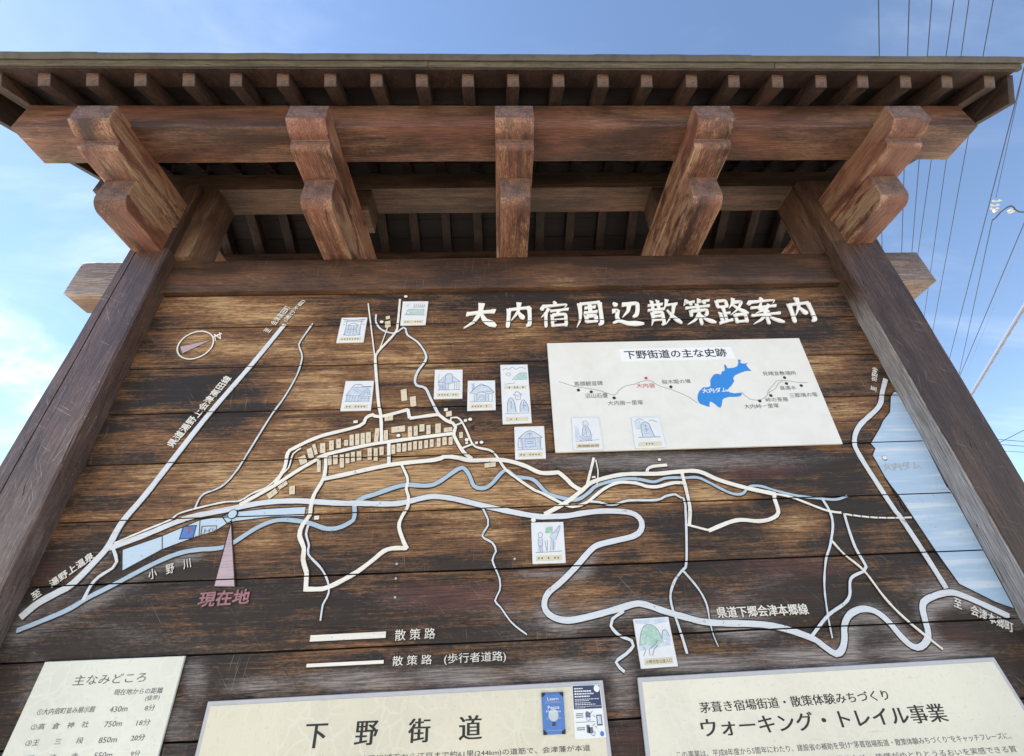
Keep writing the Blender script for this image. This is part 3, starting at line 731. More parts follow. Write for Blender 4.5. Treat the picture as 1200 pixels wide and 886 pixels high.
big = [(A1, "545,432 700,375 870,305 960,275"), (R3, "190,680 440,635 640,595 760,580 900,575 1000,580 1181,590"), (R7, "640,105 930,118 1181,122"), (R8, "170,165 270,140 350,130 480,145 650,185 850,230 1060,268"),
       (C1, "250,505 380,500 500,480 620,468 760,470 850,490 895,540 890,600 840,640 720,670 600,700 540,740 430,865"), (C5, "270,120 180,210 110,270 88,320 95,370 140,410 220,428 330,410 500,365 600,335 660,335 780,375 900,410 1040,440"),
       (C4, "0,680 190,735 260,780 310,812 340,790 350,740 350,680 375,630 430,605 490,615 550,660 610,730 660,775 700,780 730,750 735,710 715,630 710,590 730,560 820,530 900,545 1110,640")]
road('painted_road', big, 0.019, road_p, label='long pale blue grey road winding across the whole map')
road('painted_road', [(R2, "790,240 560,520 245,886"), (A1, "740,145 610,300 540,420 480,490 360,610 290,650 190,705 105,775")], 0.019, road_p, w1=0.023, label='pale straight road slanting down to the left post')
road('painted_road', [(C3, "380,120 360,200 340,280 230,390 200,480 230,560 350,750 440,886"), (C4, "600,170 700,320 820,510")], 0.018, road_p, label='pale road running down beside the blue reservoir')
path([(A1, "568,408 700,352 850,290 880,265 965,238 1110,205"), (R3, "300,620 440,585 545,575 620,530 720,485 800,410")], 0.006, white_p)
path([(R3, "930,245 880,280 850,370 800,412")], 0.005, white_p)
path([(R3, "765,470 825,370"), (R4, "50,600 100,560 300,470 600,390 650,330 700,305 757,320 975,265")], 0.0135, white_p)
path([(R4, "972,262 985,332")], 0.0135, white_p, smooth=False)
path([(R4, "985,332 1181,305"), (R5, "290,305 350,350 400,370 420,400 405,450 430,510 480,590 545,642")], 0.0135, white_p)
path([(R3, "545,600 760,480 900,390 1020,320"), (R4, "330,615 600,550 800,515 1181,465"), (R5, "200,470 410,448")], 0.0135, white_p)
path([(R3, "1060,440 1181,415"), (R4, "830,690 1181,650"), (R5, "200,645 340,625 440,635 540,655 740,650 850,665 960,700 1070,750 1181,750"), (C1, "200,205 320,200 370,240 420,290 485,328")], 0.016, white_p)
path([(R3, "1085,290 1075,420 1010,540 990,620"), (R7, "610,200 560,270 540,340 570,430 565,510 590,600")], 0.013, white_p, w1=0.015)
path([(R7, "589,600 583,716")], 0.0145, white_p, smooth=False)
path([(R7, "570,712 650,712 700,710 800,670 940,590 1060,500 1120,450 1181,430"), (R8, "50,490 160,487")], 0.0145, white_p)
path([(R8, "163,492 140,450 105,340 125,270 165,200 170,130 155,80 165,10"), (R5, "45,790 5,690")], 0.014, white_p, w1=0.009)
path([(R6, "305,125 350,490")], 0.006, white_p, smooth=False)
path([(R6, "525,95 510,260 490,330 380,450 355,490")], 0.010, white_p)
path([(R6, "355,485 355,540"), (R4, "745,200 765,320 770,518")], 0.0125, white_p)
path([(R6, "440,290 400,400 380,450")], 0.004, white_p)
path([(R4, "826,515 826,690")], 0.0135, white_p, smooth=False)
path([(R5, "380,362 385,328 430,325 465,355 500,420 550,530 600,560 690,580 740,630 800,720 900,800 1030,886"), (C1, "200,340 370,425 440,435 520,405 600,340 660,300 740,270 860,275 920,295 1000,300 1080,280"), (C2, "0,205 60,193 118,195")], 0.0075, white_p, w1=0.012)
path([(R5, "418,387 470,365")], 0.007, white_p, smooth=False)
path([(R5, "475,560 550,530")], 0.007, white_p, smooth=False)
path([(C1, "225,490 370,410 490,320 550,270 680,230 800,212 1000,210"), (C2, "60,126 200,122 330,175 500,225 690,265")], 0.015, white_p)
path([(C2, "690,265 790,285 1000,365 1100,382")], 0.0075, white_p)
path([(C1, "565,100 520,280")], 0.0105, white_p, smooth=False)
path([(C1, "578,115 594,200 586,290")], 0.0045, white_p)
path([(C1, "930,212 935,180 970,160 1070,150")], 0.011, white_p)
path([(C2, "100,130 130,250 150,350 147,455")], 0.012, white_p)
path([(C2, "135,458 275,494")], 0.007, white_p, smooth=False)
path([(C2, "268,495 440,430 580,435 660,420 705,380 680,290 682,268")], 0.013, white_p)
path([(C4, "290,290 350,355 440,430 540,560 640,660 800,790")], 0.006, white_p)
for k_ in range(8):
    a = 352 + 39 * k_; yy = [168, 174, 179, 183, 185, 186, 186, 185, 184]
    path([(C4, f"{a},{yy[k_]} {a+32},{yy[k_+1]}")], 0.0055, white_p, smooth=False, halo=0.003)
path([(C6, "97,233 450,215")], 0.0175, white_p, smooth=False, label='thick white legend bar')
path([(C6, "80,360 440,342")], 0.0095, white_p, smooth=False, label='thin white legend bar')

def patch(name, regs, mat, front, halo=True, label=None, mat2=halo_p):
    pts = []
    for reg, s_ in regs: pts += Z(*reg, s_)
    p = bd(pts); mb = MB(); mb.prism(p, -front, -0.0001)
    if halo: ribbon(mb, p + [p[0]], 0.0035, 0.0035, -front - 0.0004, -0.0001, 1)
    bm = None
    o = mb.build(name, [mat, mat2], B, cuts=CUTS)
    if label: o['label'] = label
    return o
lake = patch('painted_reservoir', [(C3, "437,190 459,208 600,470 735,740"), (C4, "843,60 985,320 1137,603 1050,575 960,530 880,490 830,420 770,335 600,80 540,0"), (C3, "500,886 380,690 330,600 305,560 320,520 295,490 330,430 350,395 365,360 405,310 410,220 425,197")], lake_p, 0.0011, label='large pale blue reservoir shape beside the right post')
patch('painted_parking_lot', [(A1, "605,440 800,372 990,292 1130,268 1148,295 1060,350 960,380 800,440 605,545")], lot_p, 0.0009)
patch('painted_parking_lot', [(R7, "0,205 70,178 300,155 582,140 572,208 350,212 90,243 40,260")], lot_p, 0.0013)
patch('painted_sign_square', [(A1, "908,325 972,320 955,382 888,388")], card_b, 0.0016)
tri = patch('painted_arrow', [(A1, "1146,300 1060,622 1165,622")], pink_p, 0.0045, label='tall pale pink pointer above the rose lettering')
c = at(273.5, 603, 0); mb = MB(); disc(mb, c.x, c.z, 0.017, 0.017, -0.0062, -0.0002, 1, 20); disc(mb, c.x, c.z, 0.0145, 0.0145, -0.0066, -0.0002, 0, 20)
mb.build('painted_dot', [lot_p, halo_p], B)
mb = MB(); p = bd(Z(*A1, "803,372 803,440")); ribbon(mb, p, .002, .002, -.0022, 0); p = bd(Z(*A1, "990,292 985,372")); ribbon(mb, p, .002, .002, -.0022, 0)
px_text(mb, 'P', (219, 626), (225, 625), (220, 619), y=-0.003, thick=0.001, mi=1, bold=0.02)
px_text(mb, 'トイレ', (239, 626), (252, 624.5), (239, 619.5), y=-0.003, thick=0.001, mi=2)
p = bd(Z(*A1, "1000,325 1072,322 1066,360 994,366 1000,325")); ribbon(mb, p, .0025, .0025, -.003, 0, 2)
mb.build('parking_marks', [halo_p, rose_p, ink_o], B)['kind'] = 'stuff'

# house marks of the village
def mark(name, reg, cx, cy, w_, h_, mat=cream_p, rot=0.0, skew=-0.12, line=0.0022, letter=True):
    x0, y0, k_ = reg; pts = []
    for (a, b_) in ((-1, -1), (1, -1), (1, 1), (-1, 1)):
        dx, dy = a * w_ / 2, b_ * h_ / 2; dx -= dy * 0.0; c_, s_ = math.cos(rot), math.sin(rot)
        pts.append((x0 + (cx + dx * c_ - dy * s_) / k_, y0 + (cy + dx * s_ + dy * c_ + dx * skew) / k_))
    p = bd(pts); mb = MB(); mb.prism(p, -0.0030, -0.0001)
    if line:
        q = [(a + .0012, b_ - .0012) for a, b_ in p]; ribbon(mb, q + [q[0]], 0.003, 0.003, -0.0018, -0.0001, 1)  # dark rim set off to the lower right paints the mark's shadow
    if letter:
        m = [(sum(a for a, _ in p) / 4), (sum(b_ for _, b_ in p) / 4)]
        for d in (-0.002, 0.001, 0.004): ribbon(mb, [(m[0] - .002, m[1] + d), (m[0] + .002, m[1] + d + .0008)], .0011, .0011, -0.0033, -0.0029, 2)
    return mb.build(name, [mat, halo_p, ink_o], B, cuts=CUTS)
for a in [(165,652,55,60,-.3),(222,600,40,75,-.25),(258,570,25,80,-.25),(318,560,40,75,0),(385,540,35,75,0),(440,525,35,70,0),(498,520,30,45,0),(540,500,32,85,0),(583,493,32,85,0),(625,487,32,85,0),(668,478,38,80,0),
          (732,460,32,105,0.1),(803,460,32,75,0),(898,415,105,45,0),(825,330,65,38,0),(988,435,32,80,0),(1032,428,30,75,0),(1080,405,38,55,0),(1130,418,32,70,0),
          (372,658,28,65,0),(415,650,35,70,0),(465,660,32,100,0),(508,640,30,75,0),(550,628,30,75,0),(597,620,35,70,0),(678,605,32,90,0),(725,610,30,95,0),(770,582,32,65,0),(860,570,30,70,0),
          (902,558,32,65,0),(945,555,32,62,0),(987,548,28,62,0),(1027,540,28,62,0),(1068,537,28,60,0),(1112,530,28,60,0),(1155,523,28,60,0),(288,700,28,90,0)]:
    mark('house_mark', R4, *a[:4], rot=a[4])
for a in [(290,517,28,66),(335,507,32,60),(382,505,30,60),(285,408,42,72),(362,418,65,32),(462,460,28,45),(685,690,85,34)]:
    mark('house_mark', R5, *a)
for a in [(748,530,65,32,-.55),(815,477,60,22,-.5),(873,508,35,52,0)]: mark('house_mark', R3, *a[:4], rot=a[4])
for reg, a in [(R4, (942,153,45,88)), (R4, (1012,202,45,75)), (R6, (440,268,38,42)), (R6, (441,222,28,20)), (R5, (368,297,44,38))]: mark('building_mark', reg, *a, rot=-.08, letter=False)
for reg, a in [(R4, (570,358,32,20)), (R5, (345,265,28,20)), (R5, (495,348,24,20)), (R5, (505,520,20,16)), (R5, (580,520,22,18)), (R7, (658,218,34,26)), (C1, (565,232,26,12))]:
    mark('spot_mark', reg, *a, mat=white_p, letter=False)
for (px, py, r_, ring) in [(475.7,348,.0085,0),(447.4,377.7,.0085,0),(551,491.8,.008,1),(553.5,501.5,.006,2),(547,515.7,.008,1),(564.3,518.7,.0075,1),(467,510.8,.008,1),(772.5,539,.0065,0),(625,609.8,.009,0),(1035.8,537,.0085,0)]:
    c = at(px, py, 0); mb = MB(); disc(mb, c.x + .001, c.z - .001, r_ * (1.45 if ring else 1.15), r_ * (1.4 if ring else 1.15), -.0022, -.0001, 1, 16)  # dark disc behind: ring outline, and a painted shadow by its offset
    if ring < 2: disc(mb, c.x, c.z, r_, r_ * .85, -.0042, -.0001, 0, 16)
    mb.build('round_mark', [white_p, halo_p], B)

# north arrow
cc = at(229.6, 404.6, 0); e1 = at(251, 401, 0); e2 = at(229, 388.8, 0)
mb = MB(); ex, ez = abs(e1.x - cc.x), abs(e2.z - cc.z)
p = [(cc.x + ex * math.cos(t * math.pi / 20), cc.z + ez * math.sin(t * math.pi / 20)) for t in range(41)]
ribbon(mb, [(a + .0015, b_ - .0015) for a, b_ in p], .009, .009, -.0018, 0, 1); ribbon(mb, p, .0058, .0058, -.0036, 0, 0)  # offset dark ring is the circle's painted shadow
q = bd(Z(*R2, "68,395 275,350 85,440 75,415")); mb.prism(q, -.0032, 0, 2); ribbon(mb, q[:3] + [q[0]], .003, .003, -.0026, 0, 1)
ribbon(mb, bd(Z(*R2, "300,325 355,302")), .006, .006, -.0034, 0, 0)
px_text(mb, 'N', (252.5, 399.8), (259.5, 397.6), (253.5, 391.5), y=-0.004, thick=0.003, mi=0)
mb.build('north_arrow', [white_p, halo_p, pink_p], B, cuts=CUTS)

# lettering on the planks
def letter(name, body, bl, br, tl, mat=white_p, th=0.0035, bold=0.012, shear=0.0, halo=True, label=None, **k):
    mb = MB()
    px_text(mb, body, bl, br, tl, y=-th, thick=th, bold=bold, shear=shear, **k)
    if halo:
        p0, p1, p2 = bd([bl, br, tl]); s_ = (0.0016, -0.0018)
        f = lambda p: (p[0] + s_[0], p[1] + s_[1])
        text(mb, body, f(p0), f(p1), f(p2), -0.0016, 0.0014, 1, bold=bold + 0.012, shear=shear)  # same letters again, moved lower right, as their painted shadow
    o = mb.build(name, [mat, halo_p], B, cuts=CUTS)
    if len(body) > 3: o['kind'] = 'stuff'
    o['label'] = label or f'lettering reading {body}'
    return o
GLYPH = {
'大': "8,58 50,63 93,64 h|51,99 49,62 32,26 4,4 t|50,60 64,28 97,5 f",
'内': "15,74 14,40 11,3 v|14,72 50,75 90,76 h|87,78 89,40 88,8 76,5 v|51,99 48,62 24,30 t|49,60 58,46 68,32 f",
'宿': "48,102 55,88 f|11,86 8,68 f|11,83 50,85 93,87 80,70 t|30,74 22,56 5,40 t|21,56 20,28 20,1 v|35,63 65,65 96,67 h|64,64 54,46 t|41,47 41,2 v|41,46 62,48 85,48 85,1 v|42,26 84,28 h|42,6 84,7 h",
'周': "17,92 17,50 14,25 1,1 t|16,90 55,92 90,93 h|89,94 90,40 90,8 78,5 v|33,73 74,75 h|53,87 53,55 v|29,54 79,56 h|37,41 37,16 v|37,40 71,41 70,15 v|38,19 70,20 h",
'辺': "37,84 62,86 89,87 86,60 80,40 68,33 v|61,84 55,58 33,34 t|9,94 20,80 f|2,60 22,63 15,38 19,22 v|1,14 20,22 48,9 99,5 f",
'散': "4,80 52,83 h|18,98 18,63 v|37,99 37,63 v|1,61 56,64 h|14,51 13,24 5,1 t|14,50 45,52 45,5 37,3 v|15,36 44,37 h|15,22 44,23 h|67,100 60,76 49,58 t|60,78 98,81 h|87,79 76,40 49,3 t|61,58 76,30 99,3 f",
'策': "19,100 5,77 t|14,88 45,91 h|27,88 32,77 f|62,100 52,79 t|60,89 97,93 h|73,89 80,79 f|8,67 93,71 h|50,80 50,-2 v|24,54 22,33 v|24,53 79,56 76,36 67,34 v|48,38 30,17 3,3 t|52,38 70,17 99,4 f",
'路': "8,93 8,66 v|8,92 39,94 38,66 v|9,69 38,70 h|24,67 24,14 v|24,42 43,44 h|10,47 10,12 v|-1,6 45,17 h|65,100 58,80 43,61 t|60,84 91,86 73,58 42,35 t|58,74 76,55 101,37 f|56,35 56,3 v|56,34 89,36 88,3 v|57,8 88,9 h",
'案': "49,103 53,90 f|10,89 7,75 f|10,86 50,88 94,90 84,77 t|47,81 35,57 64,45 f|71,72 54,54 20,41 t|9,63 92,67 h|4,33 97,37 h|50,47 50,-3 v|48,34 30,15 3,1 t|52,34 70,15 99,1 f"}
TT = '大内宿周辺散策路案内'
Tx = [(541.5, 585), (590.5, 627), (632, 671.5), (675, 711.5), (718, 757.5), (761, 802), (804, 842), (843, 882.5), (881, 922), (927, 962)]
for ci, (ch, (a, b_)) in enumerate(zip(TT, Tx)):
    a += 1.4; b_ -= 1.4
    yb = 386 - (a - 541) * 0.0175; ybb = 386 - (b_ - 541) * 0.0175
    p0, p1, p2 = [Vector(q) for q in bd([(a, yb), (b_, ybb), (a, yb - 29.5)])]
    ax = p1 - p0; nn = Vector((-ax.y, ax.x)).normalized(); hv = nn * (p2 - p0).dot(nn); unit = hv.length / 100
    cnt = GLYPH[ch].count('|'); W0 = (17.0 if cnt < 4 else 13.5 if cnt < 9 else 10.8) * unit
    mb = MB()
    for si, stk in enumerate(GLYPH[ch].split('|')):
        kind = stk[-1]; pts = P(stk[:-2]); q = []
        for (u, v) in pts:
            u2, v2 = u / 100, v / 100
            z_ = p0 + ax * (u2 + 0.05 * (v2 - .5)) + hv * (v2 + 0.05 * (u2 - 0.5)); q.append((z_.x, z_.y))
        sharp = len(pts) > 2 and kind in 'v'
        dense = []
        for i in range(len(q) - 1):                       # straight pieces, densely sampled
            L_ = math.hypot(q[i + 1][0] - q[i][0], q[i + 1][1] - q[i][1]); n_ = max(2, int(L_ / 0.006))
            dense += [(q[i][0] + (q[i + 1][0] - q[i][0]) * t / n_, q[i][1] + (q[i + 1][1] - q[i][1]) * t / n_) for t in range(n_)]
        dense.append(q[-1])
        for _ in range(2):                                # round the turns as a brush would
            dense = [dense[0]] + [((dense[i - 1][0] + 2 * dense[i][0] + dense[i + 1][0]) / 4, (dense[i - 1][1] + 2 * dense[i][1] + dense[i + 1][1]) / 4) for i in range(1, len(dense) - 1)] + [dense[-1]]
        def wd(t):
            head = 0.22 * math.exp(-(t / 0.10) ** 2)
            if kind == 't': return W0 * (1.02 + head - 0.86 * t ** 1.5)
            if kind == 'f': return W0 * (0.50 + 0.85 * min(1, t / 0.72) - (0.85 * max(0, (t - 0.72) / 0.28) ** 1.4))
            if kind == 'h': return W0 * (0.72 + head + 0.26 * math.exp(-((t - 0.95) / 0.08) ** 2))
            return W0 * (1.0 + head - 0.10 * math.sin(t * math.pi) - (0.45 * max(0, (t - 0.9) / 0.1)))
        n = len(dense); lay = 0.00006 * si
        for (dx, dz, extra, y0, mi) in ((0.0015, -0.0022, 0.004, -0.0017 - lay * .5, 1), (0, 0, 0, -0.0078 - lay, 0)):  # first pass paints the stroke's shadow, second the raised stroke
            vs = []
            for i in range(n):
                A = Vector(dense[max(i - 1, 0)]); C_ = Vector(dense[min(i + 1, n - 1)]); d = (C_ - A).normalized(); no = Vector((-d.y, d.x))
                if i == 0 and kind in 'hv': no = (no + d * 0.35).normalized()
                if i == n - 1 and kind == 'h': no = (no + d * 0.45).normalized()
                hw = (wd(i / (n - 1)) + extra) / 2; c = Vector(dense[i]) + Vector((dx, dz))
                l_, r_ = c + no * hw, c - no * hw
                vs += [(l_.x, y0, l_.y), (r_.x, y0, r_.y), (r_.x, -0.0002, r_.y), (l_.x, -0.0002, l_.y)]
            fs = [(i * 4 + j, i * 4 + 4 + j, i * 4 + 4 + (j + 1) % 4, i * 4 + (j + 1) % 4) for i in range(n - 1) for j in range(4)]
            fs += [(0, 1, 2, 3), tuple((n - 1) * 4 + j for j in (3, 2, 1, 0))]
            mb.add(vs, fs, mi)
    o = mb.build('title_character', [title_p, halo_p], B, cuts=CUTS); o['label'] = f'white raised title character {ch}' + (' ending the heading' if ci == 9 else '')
letter('map_lettering', '至　湯野上温泉', (40, 704), (111.5, 654), (36.5, 696))
letter('map_lettering', '小　野　川', (174.5, 680), (224.5, 665), (173.5, 668.5), bold=0.0, shear=-0.2)
letter('map_lettering', '現在地', (231.5, 711.5), (291, 707.5), (231, 694.5), mat=rose_p, bold=0.03)
letter('map_lettering', '県道湯野上会津高田線', (203.5, 525), (272.5, 443.5), (196.5, 519))
letter('map_lettering', '至　会津高田町', (315.5, 391), (341.5, 361), (310, 386.5), bold=0.0)
letter('map_lettering', '(通行不能)', (336.5, 378), (359, 353.5), (332, 375), bold=0.0)
letter('map_lettering', '県道下郷会津本郷線', (841.5, 724.5), (948, 720), (840.5, 711.5))
letter('map_lettering', '至　会津本郷町', (1117.5, 711), (1187, 742), (1121, 701), bold=0.0)
letter('map_lettering', '至　市野峠', (1026.5, 459.5), (1028.5, 432.5), (1019.5, 459.5), bold=0.0)
letter('map_lettering', '散 策 路', (462.5, 751), (510, 748.5), (462, 738), bold=0.0)
letter('map_lettering', '散 策 路　(歩行者道路)', (459.5, 782.5), (593, 776), (459, 769), bold=0.0)
letter('map_lettering', '大内ダム', (1036.5, 552.5), (1080.5, 550), (1035.5, 543), mat=faint_p, bold=0.0, halo=False, label='faint lettering reading 大内ダム on the reservoir')

# ------------------------------------------------------------------ sheets mounted on the board
def sheet(name, quad, th, mats, bevel=0.0015, y=-0.0025):
    mb = MB(); mb.prism(quad.poly([(0, 1), (1, 1), (1, 0), (0, 0)]), y - th, y)
    return mb.build(name, mats[0], None, bevel=bevel, segs=1)

# white history map ------------------------------------------------------
WP = Quad((641, 402), (936.5, 396), (988, 520), (651, 530), -0.018)
wpan = sheet('white_route_panel', WP, 0.012, [panel_w], y=-0.006); tag(wpan, 'wide plain white panel with vivid blue lake and thin route line', 'sign panel')
FY = -0.018                                                  # its front face
mb = MB(); q = bd([(725, 409.3), (856.5, 406.5), (862, 420.3), (728, 423.6)], FY); mb.prism(q, FY - 0.0016, FY + .0005)
strip = mb.build('title_strip', label_w, wpan)
mb = MB(); px_text(mb, '下野街道の主な史跡', (733, 421), (852.5, 418), (732, 411.3), y=FY - 0.0022, thick=0.0008, yp=FY, bold=0.014); mb.build('lettering', ink, strip)
E7 = (540, 340, 4.92); E8 = (780, 340, 5.368)
mb = MB(); q = bd(Z(*E8, "455,437 462,437 473,440 468,455 480,462 495,463 517,457 506,470 520,490 540,510 520,508 500,510 465,523 440,535 428,545 425,560 432,572 415,600 385,630 400,643 430,650 475,646 480,655 470,668 440,672 400,672 370,680 358,690 352,725 345,740 335,738 300,710 280,700 275,722 278,735 262,732 215,715 203,695 200,680 203,655 213,635 235,612 260,612 280,608 283,590 280,570 290,550 300,535 315,527 330,528 348,532 355,510 366,512 373,500 368,470 378,470 388,492 400,492 430,488 452,478 458,458"), FY)
mb.prism(q, FY - 0.0010, FY + .0005); lk = mb.build('lake_shape', lake_v, wpan)
mb = MB(); px_text(mb, '大内ダム', (823.5, 461), (853, 459.5), (823, 455.5), y=FY - 0.0016, thick=0.0006, yp=FY, bold=0.02); mb.build('lettering', label_w, lk)
mb = MB()
def rl(reg, s_, w_=0.0016): ribbon(mb, smooth_line(bd(Z(*reg, s_), FY)), w_, w_, FY - 0.0006 - len(mb.v) * 1e-8, FY + .0003, 0)
rl(E7, "565,527 620,545 650,555 740,568 800,580 885,605 910,580 950,553 1000,543 1040,527 1070,522 1100,525 1140,550 1190,567")
rl(E8, "10,618 60,635 140,670 200,710"); rl(E8, "478,643 500,665 530,685 570,692 610,685 640,660 645,635 680,595 700,570 740,567 830,580 895,582"); rl(E8, "655,665 650,645 690,620 710,585 740,571")
mb.build('route_line', ink_f, wpan)
for reg, (x, y), mt in [(E7, (678, 577), ink), (E7, (752, 587), ink), (E7, (884, 622), ink), (E7, (1068, 508), ink_r), (E8, (33, 609), ink), (E8, (592, 698), ink), (E8, (662, 664), ink), (E8, (748, 551), ink), (E8, (760, 588), ink), (E8, (853, 601), ink)]:
    c = at(reg[0] + x / reg[2], reg[1] + y / reg[2], FY); mb = MB(); disc(mb, c.x, c.z, .0068, .0068, FY - .0012, FY + .0005, 0, 14); mb.build('route_dot', mt, wpan)
for reg, body, a, b_, h_, mt in [(E7, '馬頭観音碑', (655, 555), (820, 550), 27, ink_f), (E7, '沼山石畳', (718, 624), (850, 620), 27, ink_f), (E7, '大内南一里塚', (850, 666), (1053, 661), 27, ink_f),
        (E7, '大内宿', (1015, 565), (1120, 563), 27, ink_r), (E8, '桜木姫の墳', (-20, 592), (160, 586), 27, ink_f), (E8, '見晴宜敷場所', (615, 539), (825, 534), 26, ink_f), (E8, '高清水', (725, 630), (825, 626), 26, ink_f),
        (E8, '三郡境の塚', (785, 677), (960, 670), 28, ink_f), (E8, '峠の茶屋', (635, 705), (775, 700), 28, ink_f), (E8, '大内峠一里塚', (500, 747), (717, 740), 28, ink_f)]:
    f = lambda p, dy=0: (reg[0] + p[0] / reg[2], reg[1] + (p[1] - dy) / reg[2])
    mb = MB(); px_text(mb, body, f(a), f(b_), f(a, h_), y=FY - 0.0008, thick=0.0004, yp=FY, bold=0.004); o = mb.build('lettering', mt, wpan); o['label'] = f'small lettering reading {body}'

# picture tiles -----------------------------------------------------------
def tile(reg, tl, tr, br, bl, label, draw, base=-0.0025, th=0.0075, caption=True, cap=None, group='small picture tiles on the map'):
    f = lambda p: (reg[0] + p[0] / reg[2], reg[1] + p[1] / reg[2])
    Y = base - th; q = Quad(f(tl), f(tr), f(br), f(bl), Y)
    o = sheet('picture_tile', q, th, [tile_w], y=base, bevel=0.001); tag(o, label, 'picture tile', group)
    mb = MB(); lv = [0.0]
    def st(s_, w_=0.0015, mi=0, sm=True):
        lv[0] += 0.000012; p = q.poly(P(s_)); p = smooth_line(p, .006) if sm else p
        ribbon(mb, p, w_, w_, Y - 0.0006 - lv[0], Y + .0002, mi)
    def wash(s_, mi=1):
        lv[0] += 0.000012; mb.prism(q.poly(P(s_)), Y - 0.0003 - lv[0] * .5, Y + .0002, mi)
    draw(st, wash)
    mb.build('picture', [ink_b, wash_b, wash_g, tile_w], o)
    if caption:
        for (v0, v1) in (caption if isinstance(caption, list) else [(0.06, 0.19)]):
            mb = MB(); mb.prism(q.poly([(.12, v1), (.90, v1), (.88, v0), (.10, v0)]), Y - .0004, Y + .0002)
            n_ = 7
            if cap: 
                p0, p1, p2 = q(.15, v0 + .025), q(.86, v0 + .025), q(.15, v1 - .03); text(mb, cap, p0, p1, p2, Y - .0008, .0003, 1)
            else:
                for j in range(n_):
                    u = .17 + .68 * j / n_; 
                    if random.random() < .2: continue
                    mb.prism(q.poly([(u, v1 - .045), (u + .045, v1 - .04), (u + .04, v0 + .04), (u + .005, v0 + .045)]), Y - .0007, Y - .0003, 1)
            mb.build('caption_strip', [tile_g, ink_o], o)
    return o
def d_torii(st, wash):
    wash(".2,.28 .85,.28 .8,.55 .72,.66 .3,.66 .22,.5"); wash(".12,.9 .92,.9 .9,.84 .14,.84")
    st(".08,.92 .5,.88 .94,.92", .003); st(".14,.82 .9,.82"); st(".25,.86 .24,.26", .002); st(".8,.86 .8,.26", .002)
    st(".3,.66 .5,.76 .72,.66", .002); st(".3,.66 .72,.66"); st(".36,.64 .35,.36"); st(".66,.64 .67,.36"); st(".35,.5 .67,.5"); st(".45,.6 .45,.3"); st(".56,.6 .56,.3"); st(".2,.3 .5,.26 .85,.3"); st(".12,.7 .2,.72"); st(".84,.72 .93,.7")
def d_field(st, wash):
    wash(".15,.42 .9,.40 .9,.62 .25,.64", 2); wash(".15,.5 .9,.5 .9,.54 .2,.55", 3)
    st(".12,.42 .92,.40"); st(".2,.42 .28,.64 .88,.64"); st(".16,.8 .25,.86"); st(".3,.52 .9,.52", .0015)
    for i in range(6): st(f"{.45+.08*i},.72 {.48+.08*i},.9 {.50+.08*i},.72", .0014, 0, False)
def d_house(st, wash):
    wash(".1,.48 .3,.78 .9,.78 .95,.5"); wash(".12,.3 .92,.3 .92,.46 .12,.48")
    st(".28,.78 .35,.86 .6,.86 .62,.8 .95,.8", .0022); st(".1,.5 .28,.78"); st(".28,.78 .95,.78"); st(".1,.5 .55,.48"); st(".55,.48 .8,.72 .93,.5"); st(".55,.48 .95,.46")
    for u in (.14, .24, .34, .44, .54, .9): st(f"{u},.47 {u-.01},.3", .0013)
    st(".1,.3 .93,.3"); st(".6,.4 .92,.4"); st(".66,.5 .8,.62 .86,.5"); st(".3,.72 .5,.6", .001); st(".4,.74 .6,.62", .001)
def d_cottage(st, wash):
    wash(".14,.55 .38,.76 .64,.76 .9,.55 .6,.5 .4,.5"); wash(".16,.3 .5,.3 .5,.5 .16,.5")
    st(".38,.76 .44,.84 .62,.84 .64,.76", .002); st(".38,.8 .64,.8"); st(".12,.55 .38,.76 .38,.58"); st(".64,.76 .64,.58 .58,.5 .4,.5 .36,.58"); st(".64,.76 .92,.56"); st(".12,.55 .36,.56"); st(".64,.56 .92,.56")
    for u in (.2, .3, .4, .5, .72, .8, .88): st(f"{u},.53 {u},.3", .0013)
    st(".12,.29 .92,.29"); st(".16,.85 .14,.4", .001); st(".2,.42 .28,.34 .36,.44", .0013)
def d_hall(st, wash):
    wash(".1,.58 .32,.78 .5,.84 .7,.8 .95,.58"); wash(".24,.3 .76,.3 .74,.54 .24,.54"); wash(".14,.9 .26,.9 .24,.7 .14,.7")
    st(".1,.58 .32,.78 .42,.83 .6,.83 .78,.76 .95,.58", .0022); st(".1,.58 .3,.54 .5,.6 .75,.54 .95,.58"); st(".4,.83 .5,.88 .62,.83")
    for u in (.24, .34, .64, .76, .88): st(f"{u},.54 {u},.3", .0014)
    st(".1,.28 .92,.28"); st(".4,.34 .44,.46 .56,.46 .6,.34"); st(".14,.9 .2,.8 .16,.66 .24,.74 .22,.9", .001); st(".45,.6 .85,.62", .001)
def d_tall(st, wash):
    wash(".45,.72 .95,.72 .95,.84 .68,.84", 2); wash(".18,.18 .22,.38 .36,.42 .48,.32 .5,.18"); wash(".62,.18 .66,.32 .78,.38 .9,.28 .92,.18")
    st(".08,.9 .2,.93 .3,.91 .45,.955 .55,.91 .75,.95 .92,.91"); st(".18,.82 .3,.79 .36,.83 .24,.85 .18,.82"); st(".4,.72 .68,.84 .95,.84"); st(".14,.65 .5,.67")
    st(".42,.46 .55,.52 .72,.46", .002); st(".42,.46 .72,.46"); st(".5,.46 .5,.39 .66,.39 .66,.46"); st(".54,.43 .62,.43")
    st(".18,.18 .2,.34 .3,.42 .42,.36 .48,.18", .002); st(".62,.18 .64,.3 .76,.38 .9,.28 .92,.18", .002); st(".1,.16 .95,.16"); st(".28,.34 .36,.34"); st(".32,.36 .32,.24"); st(".76,.34 .76,.22"); st(".7,.28 .84,.28")
